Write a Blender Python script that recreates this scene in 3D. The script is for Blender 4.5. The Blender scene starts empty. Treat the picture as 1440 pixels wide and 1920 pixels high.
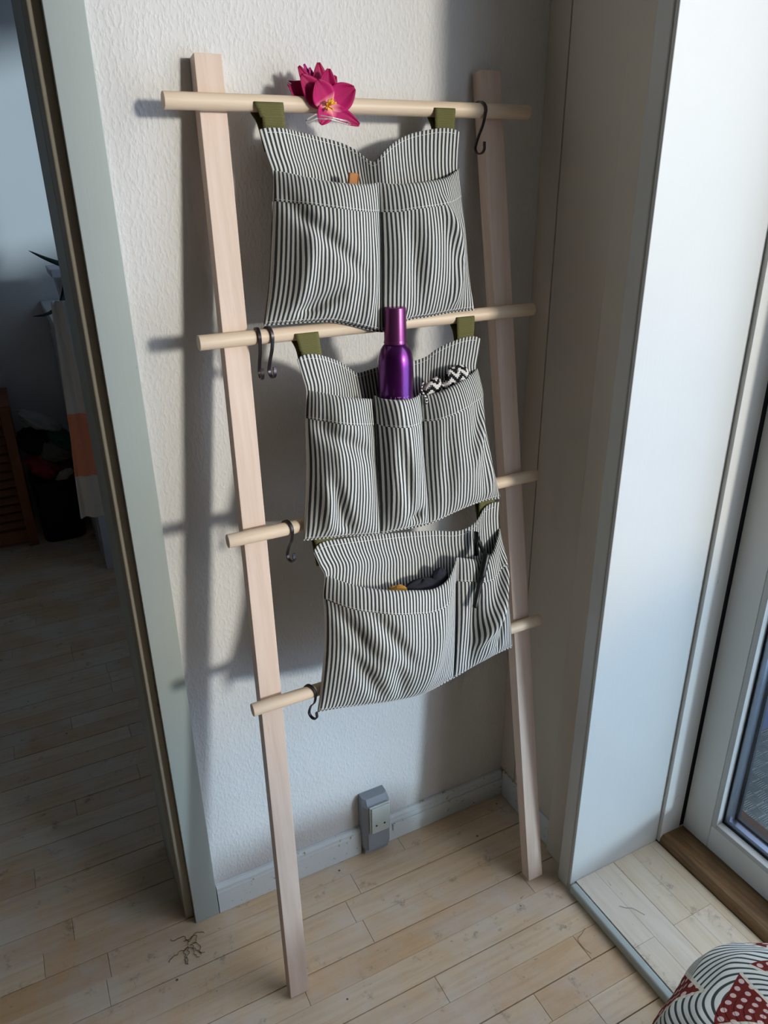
import bpy, bmesh, math, random
from mathutils import Vector, Matrix, noise

random.seed(7)
scene = bpy.context.scene
COL = scene.collection

# ------------------------------------------------------------------ camera
PITCH, ROLL, YAW = math.radians(23.867), math.radians(0.818), math.radians(26.725)
fwd = Vector((math.sin(YAW) * math.cos(PITCH), math.cos(YAW) * math.cos(PITCH), -math.sin(PITCH)))
right = Vector((math.cos(YAW), -math.sin(YAW), 0))
down = fwd.cross(right)
r2 = math.cos(ROLL) * right + math.sin(ROLL) * down
d2 = -math.sin(ROLL) * right + math.cos(ROLL) * down
cam = bpy.data.cameras.new('camera')
cam.sensor_fit = 'HORIZONTAL'
cam.sensor_width = 36
cam.lens = 36 * 1390.1 / 1440
cam.clip_start = 0.02
cam_ob = bpy.data.objects.new('camera', cam)
m3 = Matrix((r2, -d2, -fwd)).transposed()
cam_ob.matrix_world = Matrix.Translation((0, 0, 1.62)) @ m3.to_4x4()
COL.objects.link(cam_ob)
scene.camera = cam_ob

# ------------------------------------------------------------------ sky, sun, exposure
world = bpy.data.worlds.new('sky')
scene.world = world
world.use_nodes = True
wn = world.node_tree.nodes
wn['Background'].inputs[0].default_value = (0.84, 0.87, 0.97, 1)
wn['Background'].inputs[1].default_value = 3.9

sun = bpy.data.lights.new('sun', 'SUN')
sun.energy = 2.9
sun.angle = math.radians(6.5)
sun.color = (1.0, 0.915, 0.80)
sun_ob = bpy.data.objects.new('sun', sun)
SUN_DIR = Vector((-0.56, 1.0, -0.155))
sun_ob.rotation_euler = SUN_DIR.to_track_quat('-Z', 'Y').to_euler()
sun_ob.location = (4, -8, 3)
COL.objects.link(sun_ob)

# light-sampling portals for the two glazed openings (they give no light of their own)
def portal(name, loc, nrm, sx, sy):
    l = bpy.data.lights.new(name, 'AREA')
    l.shape = 'RECTANGLE'; l.size = sx; l.size_y = sy
    l.cycles.is_portal = True
    o = bpy.data.objects.new(name, l)
    o.location = loc
    o.rotation_euler = Vector(nrm).to_track_quat('-Z', 'Z').to_euler()
    COL.objects.link(o)
portal('balcony_door_portal', (1.46, -0.1, 1.3), (-1, 0, 0), 2.15, 2.6)
portal('next_room_portal', (1.29, 2.30, 2.0), (-1, 0, 0), 0.9, 0.95)

vs = scene.view_settings
vs.view_transform = 'Standard'
vs.look = 'None'
vs.gamma = 1.0
vs.exposure = 0.0
vs.use_curve_mapping = False

# ------------------------------------------------------------------ node helpers
def srgb(r, g, b):
    f = lambda c: ((c / 255 + 0.055) / 1.055) ** 2.4 if c / 255 > 0.04045 else c / 255 / 12.92
    return (f(r), f(g), f(b), 1.0)

class NT:
    def __init__(self, name):
        self.m = bpy.data.materials.new(name)
        self.m.use_nodes = True
        self.t = self.m.node_tree
        self.b = self.t.nodes['Principled BSDF']
        self.out = self.t.nodes['Material Output']
    def n(self, typ, **kw):
        nd = self.t.nodes.new(typ)
        for k, v in kw.items():
            setattr(nd, k, v)
        return nd
    def l(self, a, b):
        self.t.links.new(a, b)
    def set(self, nd, idx, v):
        if hasattr(v, 'is_output'):
            self.l(v, nd.inputs[idx])
        elif v is not None:
            nd.inputs[idx].default_value = v
    def math(self, op, a, b=None, c=None):
        nd = self.n('ShaderNodeMath', operation=op)
        self.set(nd, 0, a); self.set(nd, 1, b)
        if c is not None: self.set(nd, 2, c)
        return nd.outputs[0]
    def coord(self, which='Object', scale=(1, 1, 1), rot=(0, 0, 0)):
        tc = self.n('ShaderNodeTexCoord')
        mp = self.n('ShaderNodeMapping')
        mp.inputs['Scale'].default_value = scale
        mp.inputs['Rotation'].default_value = rot
        self.l(tc.outputs[which], mp.inputs['Vector'])
        return mp.outputs[0]
    def geo_pos(self, scale=(1, 1, 1)):
        g = self.n('ShaderNodeNewGeometry')
        mp = self.n('ShaderNodeMapping')
        mp.inputs['Scale'].default_value = scale
        self.l(g.outputs['Position'], mp.inputs['Vector'])
        return mp.outputs[0]
    def noise(self, vec, scale=5, detail=4, rough=0.55, dist=0.0):
        nd = self.n('ShaderNodeTexNoise')
        if vec is not None: self.l(vec, nd.inputs['Vector'])
        nd.inputs['Scale'].default_value = scale
        nd.inputs['Detail'].default_value = detail
        nd.inputs['Roughness'].default_value = rough
        nd.inputs['Distortion'].default_value = dist
        return nd.outputs['Fac']
    def ramp(self, fac, stops, interp='LINEAR'):
        nd = self.n('ShaderNodeValToRGB')
        nd.color_ramp.interpolation = interp
        e = nd.color_ramp.elements
        while len(e) < len(stops): e.new(0.5)
        for el, (p, c) in zip(e, stops):
            el.position = p; el.color = c
        self.l(fac, nd.inputs[0])
        return nd.outputs[0]
    def mix(self, fac, a, b, mode='MIX'):
        nd = self.n('ShaderNodeMix', data_type='RGBA', blend_type=mode)
        self.set(nd, 0, fac); self.set(nd, 6, a); self.set(nd, 7, b)
        return nd.outputs[2]
    def maprange(self, v, a, b, c=0.0, d=1.0, smooth=True):
        nd = self.n('ShaderNodeMapRange', interpolation_type='SMOOTHSTEP' if smooth else 'LINEAR')
        self.set(nd, 0, v)
        for i, x in enumerate((a, b, c, d)): nd.inputs[i + 1].default_value = x
        return nd.outputs[0]
    def bump(self, h, strength=0.3, dist=0.01, normal=None):
        nd = self.n('ShaderNodeBump')
        nd.inputs['Strength'].default_value = strength
        nd.inputs['Distance'].default_value = dist
        self.l(h, nd.inputs['Height'])
        if normal is not None: self.l(normal, nd.inputs['Normal'])
        return nd.outputs[0]
    def fin(self, color=None, rough=None, normal=None, metal=None, spec=None, coat=None):
        b = self.b
        if color is not None: self.set(b, 'Base Color', color)
        if rough is not None: self.set(b, 'Roughness', rough)
        if normal is not None: self.l(normal, b.inputs['Normal'])
        if metal is not None: b.inputs['Metallic'].default_value = metal
        if spec is not None: b.inputs['Specular IOR Level'].default_value = spec
        if coat is not None: b.inputs['Coat Weight'].default_value = coat
        return self.m

def plain(name, col, rough=0.5, metal=0.0, spec=0.4, var=0.06, scale=30, bump=0.0):
    t = NT(name)
    v = t.geo_pos()
    f = t.noise(v, scale, 4)
    c = t.mix(f, tuple(x * (1 - var) for x in col[:3]) + (1,), tuple(min(1, x * (1 + var)) for x in col[:3]) + (1,))
    nrm = t.bump(f, bump, 0.002) if bump else None
    return t.fin(c, rough, nrm, metal, spec)

M = {}
# wall: rough-cast white paint
t = NT('roughcast_wall_paint')
v = t.geo_pos((1, 1, 0.5))
a = t.noise(v, 190, 2, 0.5)
b = t.noise(v, 75, 3, 0.6)
h = t.math('ADD', t.maprange(a, 0.40, 0.80), t.math('MULTIPLY', b, 0.5))
big = t.noise(t.geo_pos(), 2.2, 3)
c = t.ramp(big, [(0.3, srgb(214, 212, 209)), (0.7, srgb(224, 223, 221))])
sp = t.noise(t.geo_pos(), 38, 1)
c = t.mix(t.maprange(sp, 0.88, 0.90), c, srgb(90, 80, 70))
M['wall'] = t.fin(c, 0.85, t.bump(h, 0.32, 0.003), spec=0.2)
M['wall_smooth'] = plain('smooth_wall_paint', srgb(236, 236, 234), 0.7, spec=0.25, var=0.02, scale=3)
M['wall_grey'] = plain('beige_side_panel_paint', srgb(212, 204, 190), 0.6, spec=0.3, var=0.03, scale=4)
M['wall_dim'] = plain('muted_wall_paint', srgb(78, 74, 68), 0.8, var=0.03)  # unseen walls, kept dark to hold back bounced light
M['ceiling'] = plain('ceiling_paint', srgb(150, 144, 134), 0.9, var=0.01)  # unseen ceiling, toned down to cut bounced light
# painted grey trim with scuffs
def painted(name, col, dark=srgb(120, 118, 110), amount=0.70, rough=0.4):
    t = NT(name)
    p = t.geo_pos()
    f = t.noise(p, 6, 4)
    c = t.mix(f, tuple(x * 0.93 for x in col[:3]) + (1,), col)
    s = t.noise(p, 55, 4, 0.7)
    c = t.mix(t.maprange(s, amount, amount + 0.04), c, dark)
    h = t.noise(t.geo_pos((1, 1, 0.1)), 120, 3)
    return t.fin(c, rough, t.bump(h, 0.08, 0.002), spec=0.45)
M['trim'] = painted('grey_green_trim_paint', srgb(180, 189, 183))
M['base'] = painted('old_grey_baseboard_paint', srgb(226, 233, 234), srgb(168, 160, 118), 0.62)
M['jamb'] = painted('beige_jamb_paint', srgb(170, 162, 144))
M['white'] = painted('white_reveal_paint', srgb(202, 204, 201), srgb(190, 186, 165), 0.76, 0.35)
M['frame'] = painted('white_door_frame_paint', srgb(216, 216, 211), srgb(150, 150, 145), 0.78, 0.35)
M['leaf'] = painted('grey_white_door_leaf_paint', srgb(232, 234, 230), srgb(150, 150, 145), 0.80, 0.35)
M['dark'] = plain('dark_gap', srgb(34, 30, 28), 0.9)
M['rebate'] = plain('dark_brown_rebate_paint', srgb(84, 78, 70), 0.7)
M['bead'] = plain('glossy_white_bead_paint', srgb(248, 244, 236), 0.25, spec=0.6, var=0.01)
M['rubber'] = plain('black_gasket', srgb(26, 30, 38), 0.5)
M['alu'] = plain('aluminium_spacer', srgb(150, 158, 172), 0.3, metal=0.9)

# floor wood, one tone per board
def wood_floor(name, along, c0, c1, c2):
    t = NT(name)
    oi = t.n('ShaderNodeObjectInfo')
    rnd = oi.outputs['Random']
    st = (2.2, 30, 30) if along == 'x' else (30, 2.2, 30)
    g = t.n('ShaderNodeNewGeometry')
    off = t.n('ShaderNodeVectorMath', operation='SCALE')
    t.l(oi.outputs['Location'], off.inputs[0]); off.inputs['Scale'].default_value = 7.3
    add = t.n('ShaderNodeVectorMath', operation='ADD')
    t.l(g.outputs['Position'], add.inputs[0]); t.l(off.outputs[0], add.inputs[1])
    mp = t.n('ShaderNodeMapping'); mp.inputs['Scale'].default_value = st
    t.l(add.outputs[0], mp.inputs[0])
    grain = t.noise(mp.outputs[0], 2.2, 5, 0.6, 0.5)
    tone = t.ramp(rnd, [(0.0, c0), (0.5, c1), (1.0, c2)])
    c = t.mix(t.maprange(grain, 0.35, 0.75, 0.0, 0.45), tone, (c0[0] * 0.72, c0[1] * 0.66, c0[2] * 0.58, 1))
    wp = t.geo_pos((1, 1, 1))
    wear_sheen = t.noise(wp, 5.5, 5, 0.65)  # worn patches; their grey also stands in for the sky's reflection
    c = t.mix(t.maprange(wear_sheen, 0.34, 0.74, 0.0, 0.68), c, srgb(220, 212, 200))
    dirt = t.noise(wp, 17, 6, 0.72)
    c = t.mix(t.maprange(dirt, 0.57, 0.72, 0.0, 0.6), c, srgb(112, 96, 78))
    scr = t.noise(t.geo_pos((10, 40, 1) if along == 'x' else (40, 10, 1)), 2.0, 5, 0.7, 1.4)
    c = t.mix(t.maprange(scr, 0.685, 0.71, 0.0, 0.8), c, srgb(78, 58, 42))
    vo = t.n('ShaderNodeTexVoronoi'); vo.inputs['Scale'].default_value = 13
    t.l(wp, vo.inputs['Vector'])
    c = t.mix(t.maprange(vo.outputs['Distance'], 0.028, 0.05, 0.85, 0.0), c, srgb(52, 40, 32))
    r = t.maprange(wear_sheen, 0.3, 0.7, 0.42, 0.62)
    return t.fin(c, r, t.bump(grain, 0.06, 0.002), spec=0.4)
M['floor'] = wood_floor('worn_floorboard_wood', 'x', srgb(214, 176, 132), srgb(224, 192, 152), srgb(230, 204, 168))
M['stepwood'] = wood_floor('step_board_wood', 'y', srgb(216, 198, 166), srgb(224, 208, 180), srgb(228, 216, 196))
M['subfloor'] = plain('dark_subfloor', srgb(60, 42, 28), 0.9)

t = NT('brown_threshold_oak')
g = t.noise(t.geo_pos((40, 3, 40)), 3, 5, 0.6, 0.6)
c = t.ramp(g, [(0.25, srgb(92, 66, 40)), (0.6, srgb(134, 102, 66)), (0.85, srgb(158, 126, 88))])
M['oak'] = t.fin(c, 0.5, t.bump(g, 0.15, 0.002))

# pale beech of the ladder
t = NT('pale_beech')
p = t.coord('Object', (28, 28, 1.6))
g = t.noise(p, 2.5, 5, 0.6, 0.3)
fl = t.noise(t.coord('Object', (160, 160, 14)), 2.0, 2)
c = t.ramp(g, [(0.25, srgb(210, 184, 165)), (0.55, srgb(221, 198, 181)), (0.85, srgb(229, 209, 194))])
c = t.mix(t.maprange(fl, 0.62, 0.74, 0, 0.25), c, srgb(190, 150, 124))
M['beech'] = t.fin(c, 0.5, t.bump(g, 0.05, 0.001), spec=0.35)
t = NT('pale_beech_rung')
p = t.coord('Object', (1.6, 28, 28))
g = t.noise(p, 2.5, 5, 0.6, 0.3)
c = t.ramp(g, [(0.25, srgb(216, 190, 162)), (0.55, srgb(226, 204, 178)), (0.85, srgb(232, 212, 188))])
M['beech_rung'] = t.fin(c, 0.45, t.bump(g, 0.05, 0.001), spec=0.35)

# ticking stripe canvas: UV.x counts stripe periods, UV.y in metres
t = NT('striped_canvas')
uv = t.n('ShaderNodeUVMap'); uv.uv_map = 'UVMap'
sep = t.n('ShaderNodeSeparateXYZ'); t.l(uv.outputs[0], sep.inputs[0])
wob = t.noise(t.coord('UV', (0.6, 60, 1)), 1.0, 2)
ux = t.math('ADD', sep.outputs[0], t.math('MULTIPLY', t.math('SUBTRACT', wob, 0.5), 0.10))
fr = t.math('FRACT', ux)
tri = t.math('ABSOLUTE', t.math('SUBTRACT', fr, 0.5))
s = t.maprange(tri, 0.225, 0.275)
slub = t.noise(t.coord('UV', (3.0, 300, 1)), 2.0, 3)
lightc = t.mix(slub, srgb(204, 203, 196), srgb(220, 220, 215))
darkc = t.mix(slub, srgb(44, 48, 50), srgb(62, 66, 68))
c = t.mix(s, lightc, darkc)
wv = t.n('ShaderNodeTexWave'); wv.inputs['Scale'].default_value = 1.0
t.l(t.coord('UV', (9.0, 1400, 1)), wv.inputs['Vector'])
M['stripe'] = t.fin(c, 0.9, t.bump(slub, 0.15, 0.001), spec=0.15)
t.b.inputs['Sheen Weight'].default_value = 0.15

t = NT('olive_webbing')
sepu = t.n('ShaderNodeSeparateXYZ'); t.l(t.coord('UV'), sepu.inputs[0])
rib = t.math('SINE', t.math('MULTIPLY', sepu.outputs[1], 6.2832 / 0.0019))
fib = t.noise(t.coord('UV', (900, 500, 1)), 1.0, 2)
c = t.mix(t.maprange(rib, -1, 1), srgb(60, 60, 28), srgb(112, 108, 62))
c = t.mix(t.math('MULTIPLY', fib, 0.4), c, srgb(140, 136, 92))
M['olive'] = t.fin(c, 0.75, t.bump(rib, 0.4, 0.0006), spec=0.2)
M['stitch'] = plain('white_thread', srgb(228, 226, 220), 0.8)
M['steel'] = plain('dark_gunmetal', srgb(74, 68, 70), 0.34, metal=0.85, var=0.12, scale=60)

t = NT('purple_metallic_lacquer')
fl = t.noise(t.geo_pos(), 1500, 1)
c = t.mix(fl, srgb(86, 26, 98), srgb(118, 46, 128))
M['purple'] = t.fin(c, 0.30, metal=0.9, coat=0.5)
t = NT('mauve_metallic_cap')
c = t.mix(t.noise(t.geo_pos(), 1500, 1), srgb(104, 46, 96), srgb(136, 70, 122))
M['mauve'] = t.fin(c, 0.30, metal=0.7)
M['bottletext'] = plain('silver_lilac_print', srgb(160, 112, 170), 0.4)

# petals: UV.y runs from the base to the tip
t = NT('magenta_petal')
sepu = t.n('ShaderNodeSeparateXYZ'); t.l(t.coord('UV'), sepu.inputs[0])
veins = t.noise(t.coord('UV', (34, 2.0, 1)), 1.0, 3)
c = t.ramp(sepu.outputs[1], [(0.0, srgb(250, 196, 96)), (0.14, srgb(246, 160, 170)), (0.34, srgb(186, 18, 98)), (1.0, srgb(150, 4, 66))])
c = t.mix(t.math('MULTIPLY', t.maprange(veins, 0.4, 0.75), 0.35), c, srgb(204, 44, 124))
M['petal'] = t.fin(c, 0.55, spec=0.25)
t.b.inputs['Subsurface Weight'].default_value = 0.0
M['petal_pink'] = plain('pink_petal', srgb(196, 52, 150), 0.55)
M['stamen'] = plain('yellow_stamen', srgb(244, 186, 58), 0.6, var=0.2)
t = NT('clear_plastic')
t.b.inputs['Transmission Weight'].default_value = 0.75
M['clear'] = t.fin(srgb(245, 240, 236), 0.12)

t = NT('door_glass')
tr = t.n('ShaderNodeBsdfTransparent'); tr.inputs[0].default_value = (0.93, 0.95, 0.96, 1)
gl = t.n('ShaderNodeBsdfGlossy'); gl.inputs['Roughness'].default_value = 0.02
lw = t.n('ShaderNodeLayerWeight'); lw.inputs['Blend'].default_value = 0.5
fz = t.math('ADD', 0.04, t.math('MULTIPLY', t.math('POWER', lw.outputs['Facing'], 5.0), 0.7))
mx = t.n('ShaderNodeMixShader')
t.l(fz, mx.inputs[0]); t.l(tr.outputs[0], mx.inputs[1]); t.l(gl.outputs[0], mx.inputs[2])
t.l(mx.outputs[0], t.out.inputs['Surface'])
M['glass'] = t.m

t = NT('blue_tinted_parapet_glass')
tr = t.n('ShaderNodeBsdfTransparent'); tr.inputs[0].default_value = (0.52, 0.74, 1.0, 1)
gl = t.n('ShaderNodeBsdfGlossy'); gl.inputs['Roughness'].default_value = 0.1; gl.inputs[0].default_value = (0.3, 0.4, 0.6, 1)
mx = t.n('ShaderNodeMixShader'); mx.inputs[0].default_value = 0.1
t.l(tr.outputs[0], mx.inputs[1]); t.l(gl.outputs[0], mx.inputs[2])
t.l(mx.outputs[0], t.out.inputs['Surface'])
M['blueglass'] = t.m
t = NT('sun_tint_pane')  # tint added to turn the sun patch in the next room bluish
tr = t.n('ShaderNodeBsdfTransparent'); tr.inputs[0].default_value = (0.40, 0.56, 0.74, 1)
gl = t.n('ShaderNodeBsdfGlossy'); gl.inputs['Roughness'].default_value = 0.05
mx = t.n('ShaderNodeMixShader'); mx.inputs[0].default_value = 0.05
t.l(tr.outputs[0], mx.inputs[1]); t.l(gl.outputs[0], mx.inputs[2])
t.l(mx.outputs[0], t.out.inputs['Surface'])
M['bluepane'] = t.m

# ------------------------------------------------------------------ mesh helpers
def mesh_obj(name, verts, faces, mat, parent=None, smooth=False, uvs=None):
    me = bpy.data.meshes.new(name)
    me.from_pydata([tuple(v) for v in verts], [], faces)
    if uvs is not None:
        ul = me.uv_layers.new(name='UVMap')
        for lp in me.loops:
            ul.data[lp.index].uv = uvs[lp.vertex_index]
    if smooth:
        for p in me.polygons: p.use_smooth = True
    me.update()
    o = bpy.data.objects.new(name, me)
    if mat: me.materials.append(M[mat] if isinstance(mat, str) else mat)
    COL.objects.link(o)
    if parent is not None: o.parent = parent
    return o

def bm_obj(name, bm, mat, parent=None, smooth=False):
    me = bpy.data.meshes.new(name)
    bmesh.ops.recalc_face_normals(bm, faces=bm.faces[:])
    bm.to_mesh(me); bm.free()
    if smooth:
        for p in me.polygons: p.use_smooth = True
    o = bpy.data.objects.new(name, me)
    me.materials.append(M[mat] if isinstance(mat, str) else mat)
    COL.objects.link(o)
    if parent is not None: o.parent = parent
    return o

def bm_box(bm, x0, x1, y0, y1, z0, z1):
    vs_ = [bm.verts.new((x, y, z)) for x in (x0, x1) for y in (y0, y1) for z in (z0, z1)]
    for f in ((0, 1, 3, 2), (4, 6, 7, 5), (0, 4, 5, 1), (2, 3, 7, 6), (0, 2, 6, 4), (1, 5, 7, 3)):
        bm.faces.new([vs_[i] for i in f])
    return vs_

def box(name, x0, x1, y0, y1, z0, z1, mat, parent=None, bevel=0.0, seg=2):
    bm = bmesh.new()
    bm_box(bm, x0, x1, y0, y1, z0, z1)
    if bevel:
        bmesh.ops.bevel(bm, geom=bm.edges[:], offset=bevel, segments=seg, profile=0.5, affect='EDGES')
    return bm_obj(name, bm, mat, parent, smooth=False)

def empty(name, loc=(0, 0, 0), rot=(0, 0, 0)):
    o = bpy.data.objects.new(name, None)
    o.location = loc; o.rotation_euler = rot
    o.empty_display_size = 0.05
    COL.objects.link(o)
    return o

def tag(o, label=None, cat=None, group=None, kind=None):
    if label: o['label'] = label
    if cat: o['category'] = cat
    if group: o['group'] = group
    if kind: o['kind'] = kind
    return o

def struct(o, label=None):
    return tag(o, label, None, None, 'structure')

def tube_mesh(path, rad, seg=10, cap=True):
    """round tube along a list of points; rad a number or a list"""
    P = [Vector(p) for p in path]
    vs_, fs = [], []
    up = Vector((0.13, 0.21, 0.97))
    prev = None
    for i, p in enumerate(P):
        d = (P[min(i + 1, len(P) - 1)] - P[max(i - 1, 0)]).normalized()
        if prev is None:
            a = d.cross(up).normalized()
        else:
            a = (prev - d * prev.dot(d)).normalized()
        prev = a
        b = d.cross(a)
        r = rad[i] if isinstance(rad, (list, tuple)) else rad
        for k in range(seg):
            an = 2 * math.pi * k / seg
            vs_.append(p + (a * math.cos(an) + b * math.sin(an)) * r)
    for i in range(len(P) - 1):
        for k in range(seg):
            k2 = (k + 1) % seg
            fs.append((i * seg + k, i * seg + k2, (i + 1) * seg + k2, (i + 1) * seg + k))
    if cap:
        fs.append(tuple(range(seg))[::-1])
        fs.append(tuple((len(P) - 1) * seg + k for k in range(seg)))
    return vs_, fs

def tube(name, path, rad, mat, parent=None, seg=10):
    v_, f_ = tube_mesh(path, rad, seg)
    return mesh_obj(name, v_, f_, mat, parent, smooth=True)

def lathe(name, prof, mat, parent=None, seg=40, center=(0, 0, 0)):
    cx, cy, cz = center
    vs_, fs = [], []
    for r, z in prof:
        for k in range(seg):
            an = 2 * math.pi * k / seg
            vs_.append((cx + r * math.cos(an), cy + r * math.sin(an), cz + z))
    for i in range(len(prof) - 1):
        for k in range(seg):
            k2 = (k + 1) % seg
            fs.append((i * seg + k, i * seg + k2, (i + 1) * seg + k2, (i + 1) * seg + k))
    fs.append(tuple(range(seg))[::-1])
    fs.append(tuple((len(prof) - 1) * seg + k for k in range(seg)))
    return mesh_obj(name, vs_, fs, mat, parent, smooth=True)

def auto_smooth(o, deg=35):
    for p in o.data.polygons: p.use_smooth = True
    try:
        o.data.set_sharp_from_angle(angle=math.radians(deg))
    except Exception:
        pass

def catmull(pts, n):
    """resample a polyline smoothly to n points, evenly by chord length"""
    P = [Vector(p) for p in pts]
    dense = []
    for i in range(len(P) - 1):
        p0 = P[i - 1] if i else P[0] * 2 - P[1]
        p1, p2 = P[i], P[i + 1]
        p3 = P[i + 2] if i + 2 < len(P) else P[-1] * 2 - P[-2]
        t0 = 0.0
        t1 = t0 + max((p1 - p0).length, 1e-6) ** 0.5
        t2 = t1 + max((p2 - p1).length, 1e-6) ** 0.5
        t3 = t2 + max((p3 - p2).length, 1e-6) ** 0.5
        for k in range(12):
            tt = t1 + (t2 - t1) * k / 12
            A1 = p0 * ((t1 - tt) / (t1 - t0)) + p1 * ((tt - t0) / (t1 - t0))
            A2 = p1 * ((t2 - tt) / (t2 - t1)) + p2 * ((tt - t1) / (t2 - t1))
            A3 = p2 * ((t3 - tt) / (t3 - t2)) + p3 * ((tt - t2) / (t3 - t2))
            B1 = A1 * ((t2 - tt) / (t2 - t0)) + A2 * ((tt - t0) / (t2 - t0))
            B2 = A2 * ((t3 - tt) / (t3 - t1)) + A3 * ((tt - t1) / (t3 - t1))
            dense.append(B1 * ((t2 - tt) / (t2 - t1)) + B2 * ((tt - t1) / (t2 - t1)))
    dense.append(P[-1])
    L = [0.0]
    for i in range(1, len(dense)): L.append(L[-1] + (dense[i] - dense[i - 1]).length)
    out, j = [], 0
    for k in range(n):
        d = L[-1] * k / (n - 1)
        while j < len(L) - 2 and L[j + 1] < d: j += 1
        f = (d - L[j]) / max(L[j + 1] - L[j], 1e-9)
        out.append(dense[j].lerp(dense[j + 1], min(max(f, 0), 1)))
    return out

# ================================================================== the setting
WALL_Y = 1.325
# ---- floor: a dark base slab, single boards on top
floor = struct(box('floor', -2.7, 1.6, -2.7, 4.3, -0.06, -0.012, 'subfloor'), 'worn pale strip-wood floor running through the doorway')
SW = 0.0665
Y0 = 1.333
stuff_bm = bmesh.new()
def board(bm, x0, x1, y0, y1, z=0.0):
    c = 0.0006
    lo = [bm.verts.new(p) for p in ((x0, y0, -0.012), (x1, y0, -0.012), (x1, y1, -0.012), (x0, y1, -0.012))]
    mid = [bm.verts.new(p) for p in ((x0, y0, z - c), (x1, y0, z - c), (x1, y1, z - c), (x0, y1, z - c))]
    hi = [bm.verts.new(p) for p in ((x0 + c, y0 + c, z), (x1 - c, y0 + c, z), (x1 - c, y1 - c, z), (x0 + c, y1 - c, z))]
    for a, b in ((lo, mid), (mid, hi)):
        for k in range(4):
            bm.faces.new((a[k], a[(k + 1) % 4], b[(k + 1) % 4], b[k]))
    bm.faces.new(hi)
rows = range(int((-2.6 - Y0) / SW), int((4.2 - Y0) / SW) + 1)
rr = random.Random(11)
for i in rows:
    y0 = Y0 + i * SW
    y1 = y0 + SW
    # wide dark seam between double boards, hairline inside a double board
    y0b = y0 + (0.0011 if i % 2 == 0 else 0.0003)
    y1b = y1 - (0.0003 if i % 2 == 0 else 0.0011)
    xmax = 1.028 if y0 > 0.97 else 0.998
    if y0 > 1.30: xmax = 1.195
    x = -2.6 + rr.uniform(0, 0.4)
    while x < xmax:
        ln = rr.choice((0.45, 0.60, 0.75, 0.95))
        xe = min(x + ln, xmax)
        if xe - x < 0.05: xe = xmax
        vis_hi = 0.45 if y0 > 1.30 else 1.03
        visible = (xe > -0.42 and x < vis_hi and y0 > 0.42)
        dz = rr.uniform(-0.0004, 0.0)
        if visible:
            bm = bmesh.new()
            cx, cy = (x + xe) / 2, (y0b + y1b) / 2
            board(bm, x + 0.0004 - cx, xe - 0.0004 - cx, y0b - cy, y1b - cy, dz)
            o = bm_obj('floor_board', bm, 'floor', floor)
            o.location = (cx, cy, 0)
        else:
            board(stuff_bm, x + 0.0004, xe - 0.0004, y0b, y1b, dz)
        x = xe
tag(bm_obj('floor_boards_out_of_view', stuff_bm, 'floor', floor), kind='stuff')

# ---- back wall with the doorway (opening x -0.78..0.145)
wb = bmesh.new()
bm_box(wb, 0.160, 1.2, WALL_Y, 1.58, 0, 2.9)
bm_box(wb, -2.7, -0.80, WALL_Y, 1.58, 0, 2.9)
bm_box(wb, -0.80, 0.160, WALL_Y, 1.58, 2.12, 2.9)
struct(bm_obj('wall_back', wb, 'wall'), 'white rough-cast wall behind the ladder')
# door casing on the room side
struct(box('trim_1', 0.1385, 0.1955, 1.310, 1.3245, 0, 2.17, 'trim', bevel=0.0012), 'grey-green painted casing board right of the open doorway')
struct(box('trim_2', -0.84, -0.78, 1.310, 1.3245, 0, 2.17, 'trim', bevel=0.0012), 'grey-green painted casing board left of the open doorway')
struct(box('trim_3', -0.78, 0.1385, 1.310, 1.3245, 2.11, 2.17, 'trim', bevel=0.0012), 'grey-green painted head casing of the doorway')
jb = struct(empty('door_1', (0.15, 1.5, 0)), 'painted doorway lining with a rounded stop')
def jpart(name, x0, x1, y0, y1, z0, z1, mat, bev=0.001, seg=2):
    o = box(name, x0 - 0.15, x1 - 0.15, y0 - 1.5, y1 - 1.5, z0, z1, mat, jb, bevel=bev, seg=seg)
    return o
jpart('lining_board', 0.140, 0.160, 1.325, 1.5855, 0, 2.12, 'jamb')
jpart('door_stop', 0.1195, 0.1398, 1.332, 1.4050, 0, 2.11, 'jamb', 0.0030, 4)
jpart('inner_board', 0.1195, 0.1398, 1.4140, 1.5850, 0, 2.11, 'trim', 0.002, 2)
jpart('lining_board', -0.80, -0.78, 1.325, 1.5855, 0, 2.12, 'jamb')
jpart('lining_board', -0.78, 0.140, 1.325, 1.5855, 2.10, 2.12, 'jamb')

# ---- baseboard along the back wall, in two lengths with the socket between
def baseboard(name, x0, x1, label):
    bm = bmesh.new()
    prof = [(WALL_Y - 0.0005, 0.001), (1.310, 0.001), (1.310, 0.066), (1.3115, 0.070), (1.3115, 0.078), (1.318, 0.083), (WALL_Y - 0.0005, 0.084)]
    n = 26
    rings = []
    for k in range(n + 1):
        x = x0 + (x1 - x0) * k / n
        ring = []
        for (y, z) in prof:
            w = 0.0012 * (noise.noise(Vector((x * 30, z * 40, 3.3)))) if z > 0.05 else 0
            ring.append(bm.verts.new((x, y + w * 0.4, z + w)))
        rings.append(ring)
    for a, b in zip(rings, rings[1:]):
        for k in range(len(prof) - 1):
            bm.faces.new((a[k], b[k], b[k + 1], a[k + 1]))
    bm.faces.new(rings[0]); bm.faces.new(rings[-1][::-1])
    return struct(bm_obj(name, bm, 'base'), label)
baseboard('baseboard_back', 0.1975, 0.579, 'old grey painted baseboard left of the wall socket')
baseboard('baseboard_back_corner', 0.653, 1.026, 'old grey painted baseboard from the wall socket to the corner')
cable = box('trim_4', 0.672, 1.024, 1.3055, 1.3098, 0.036, 0.060, 'base', bevel=0.001)
struct(cable, 'thin painted strip nailed along the baseboard beside the socket')

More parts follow.
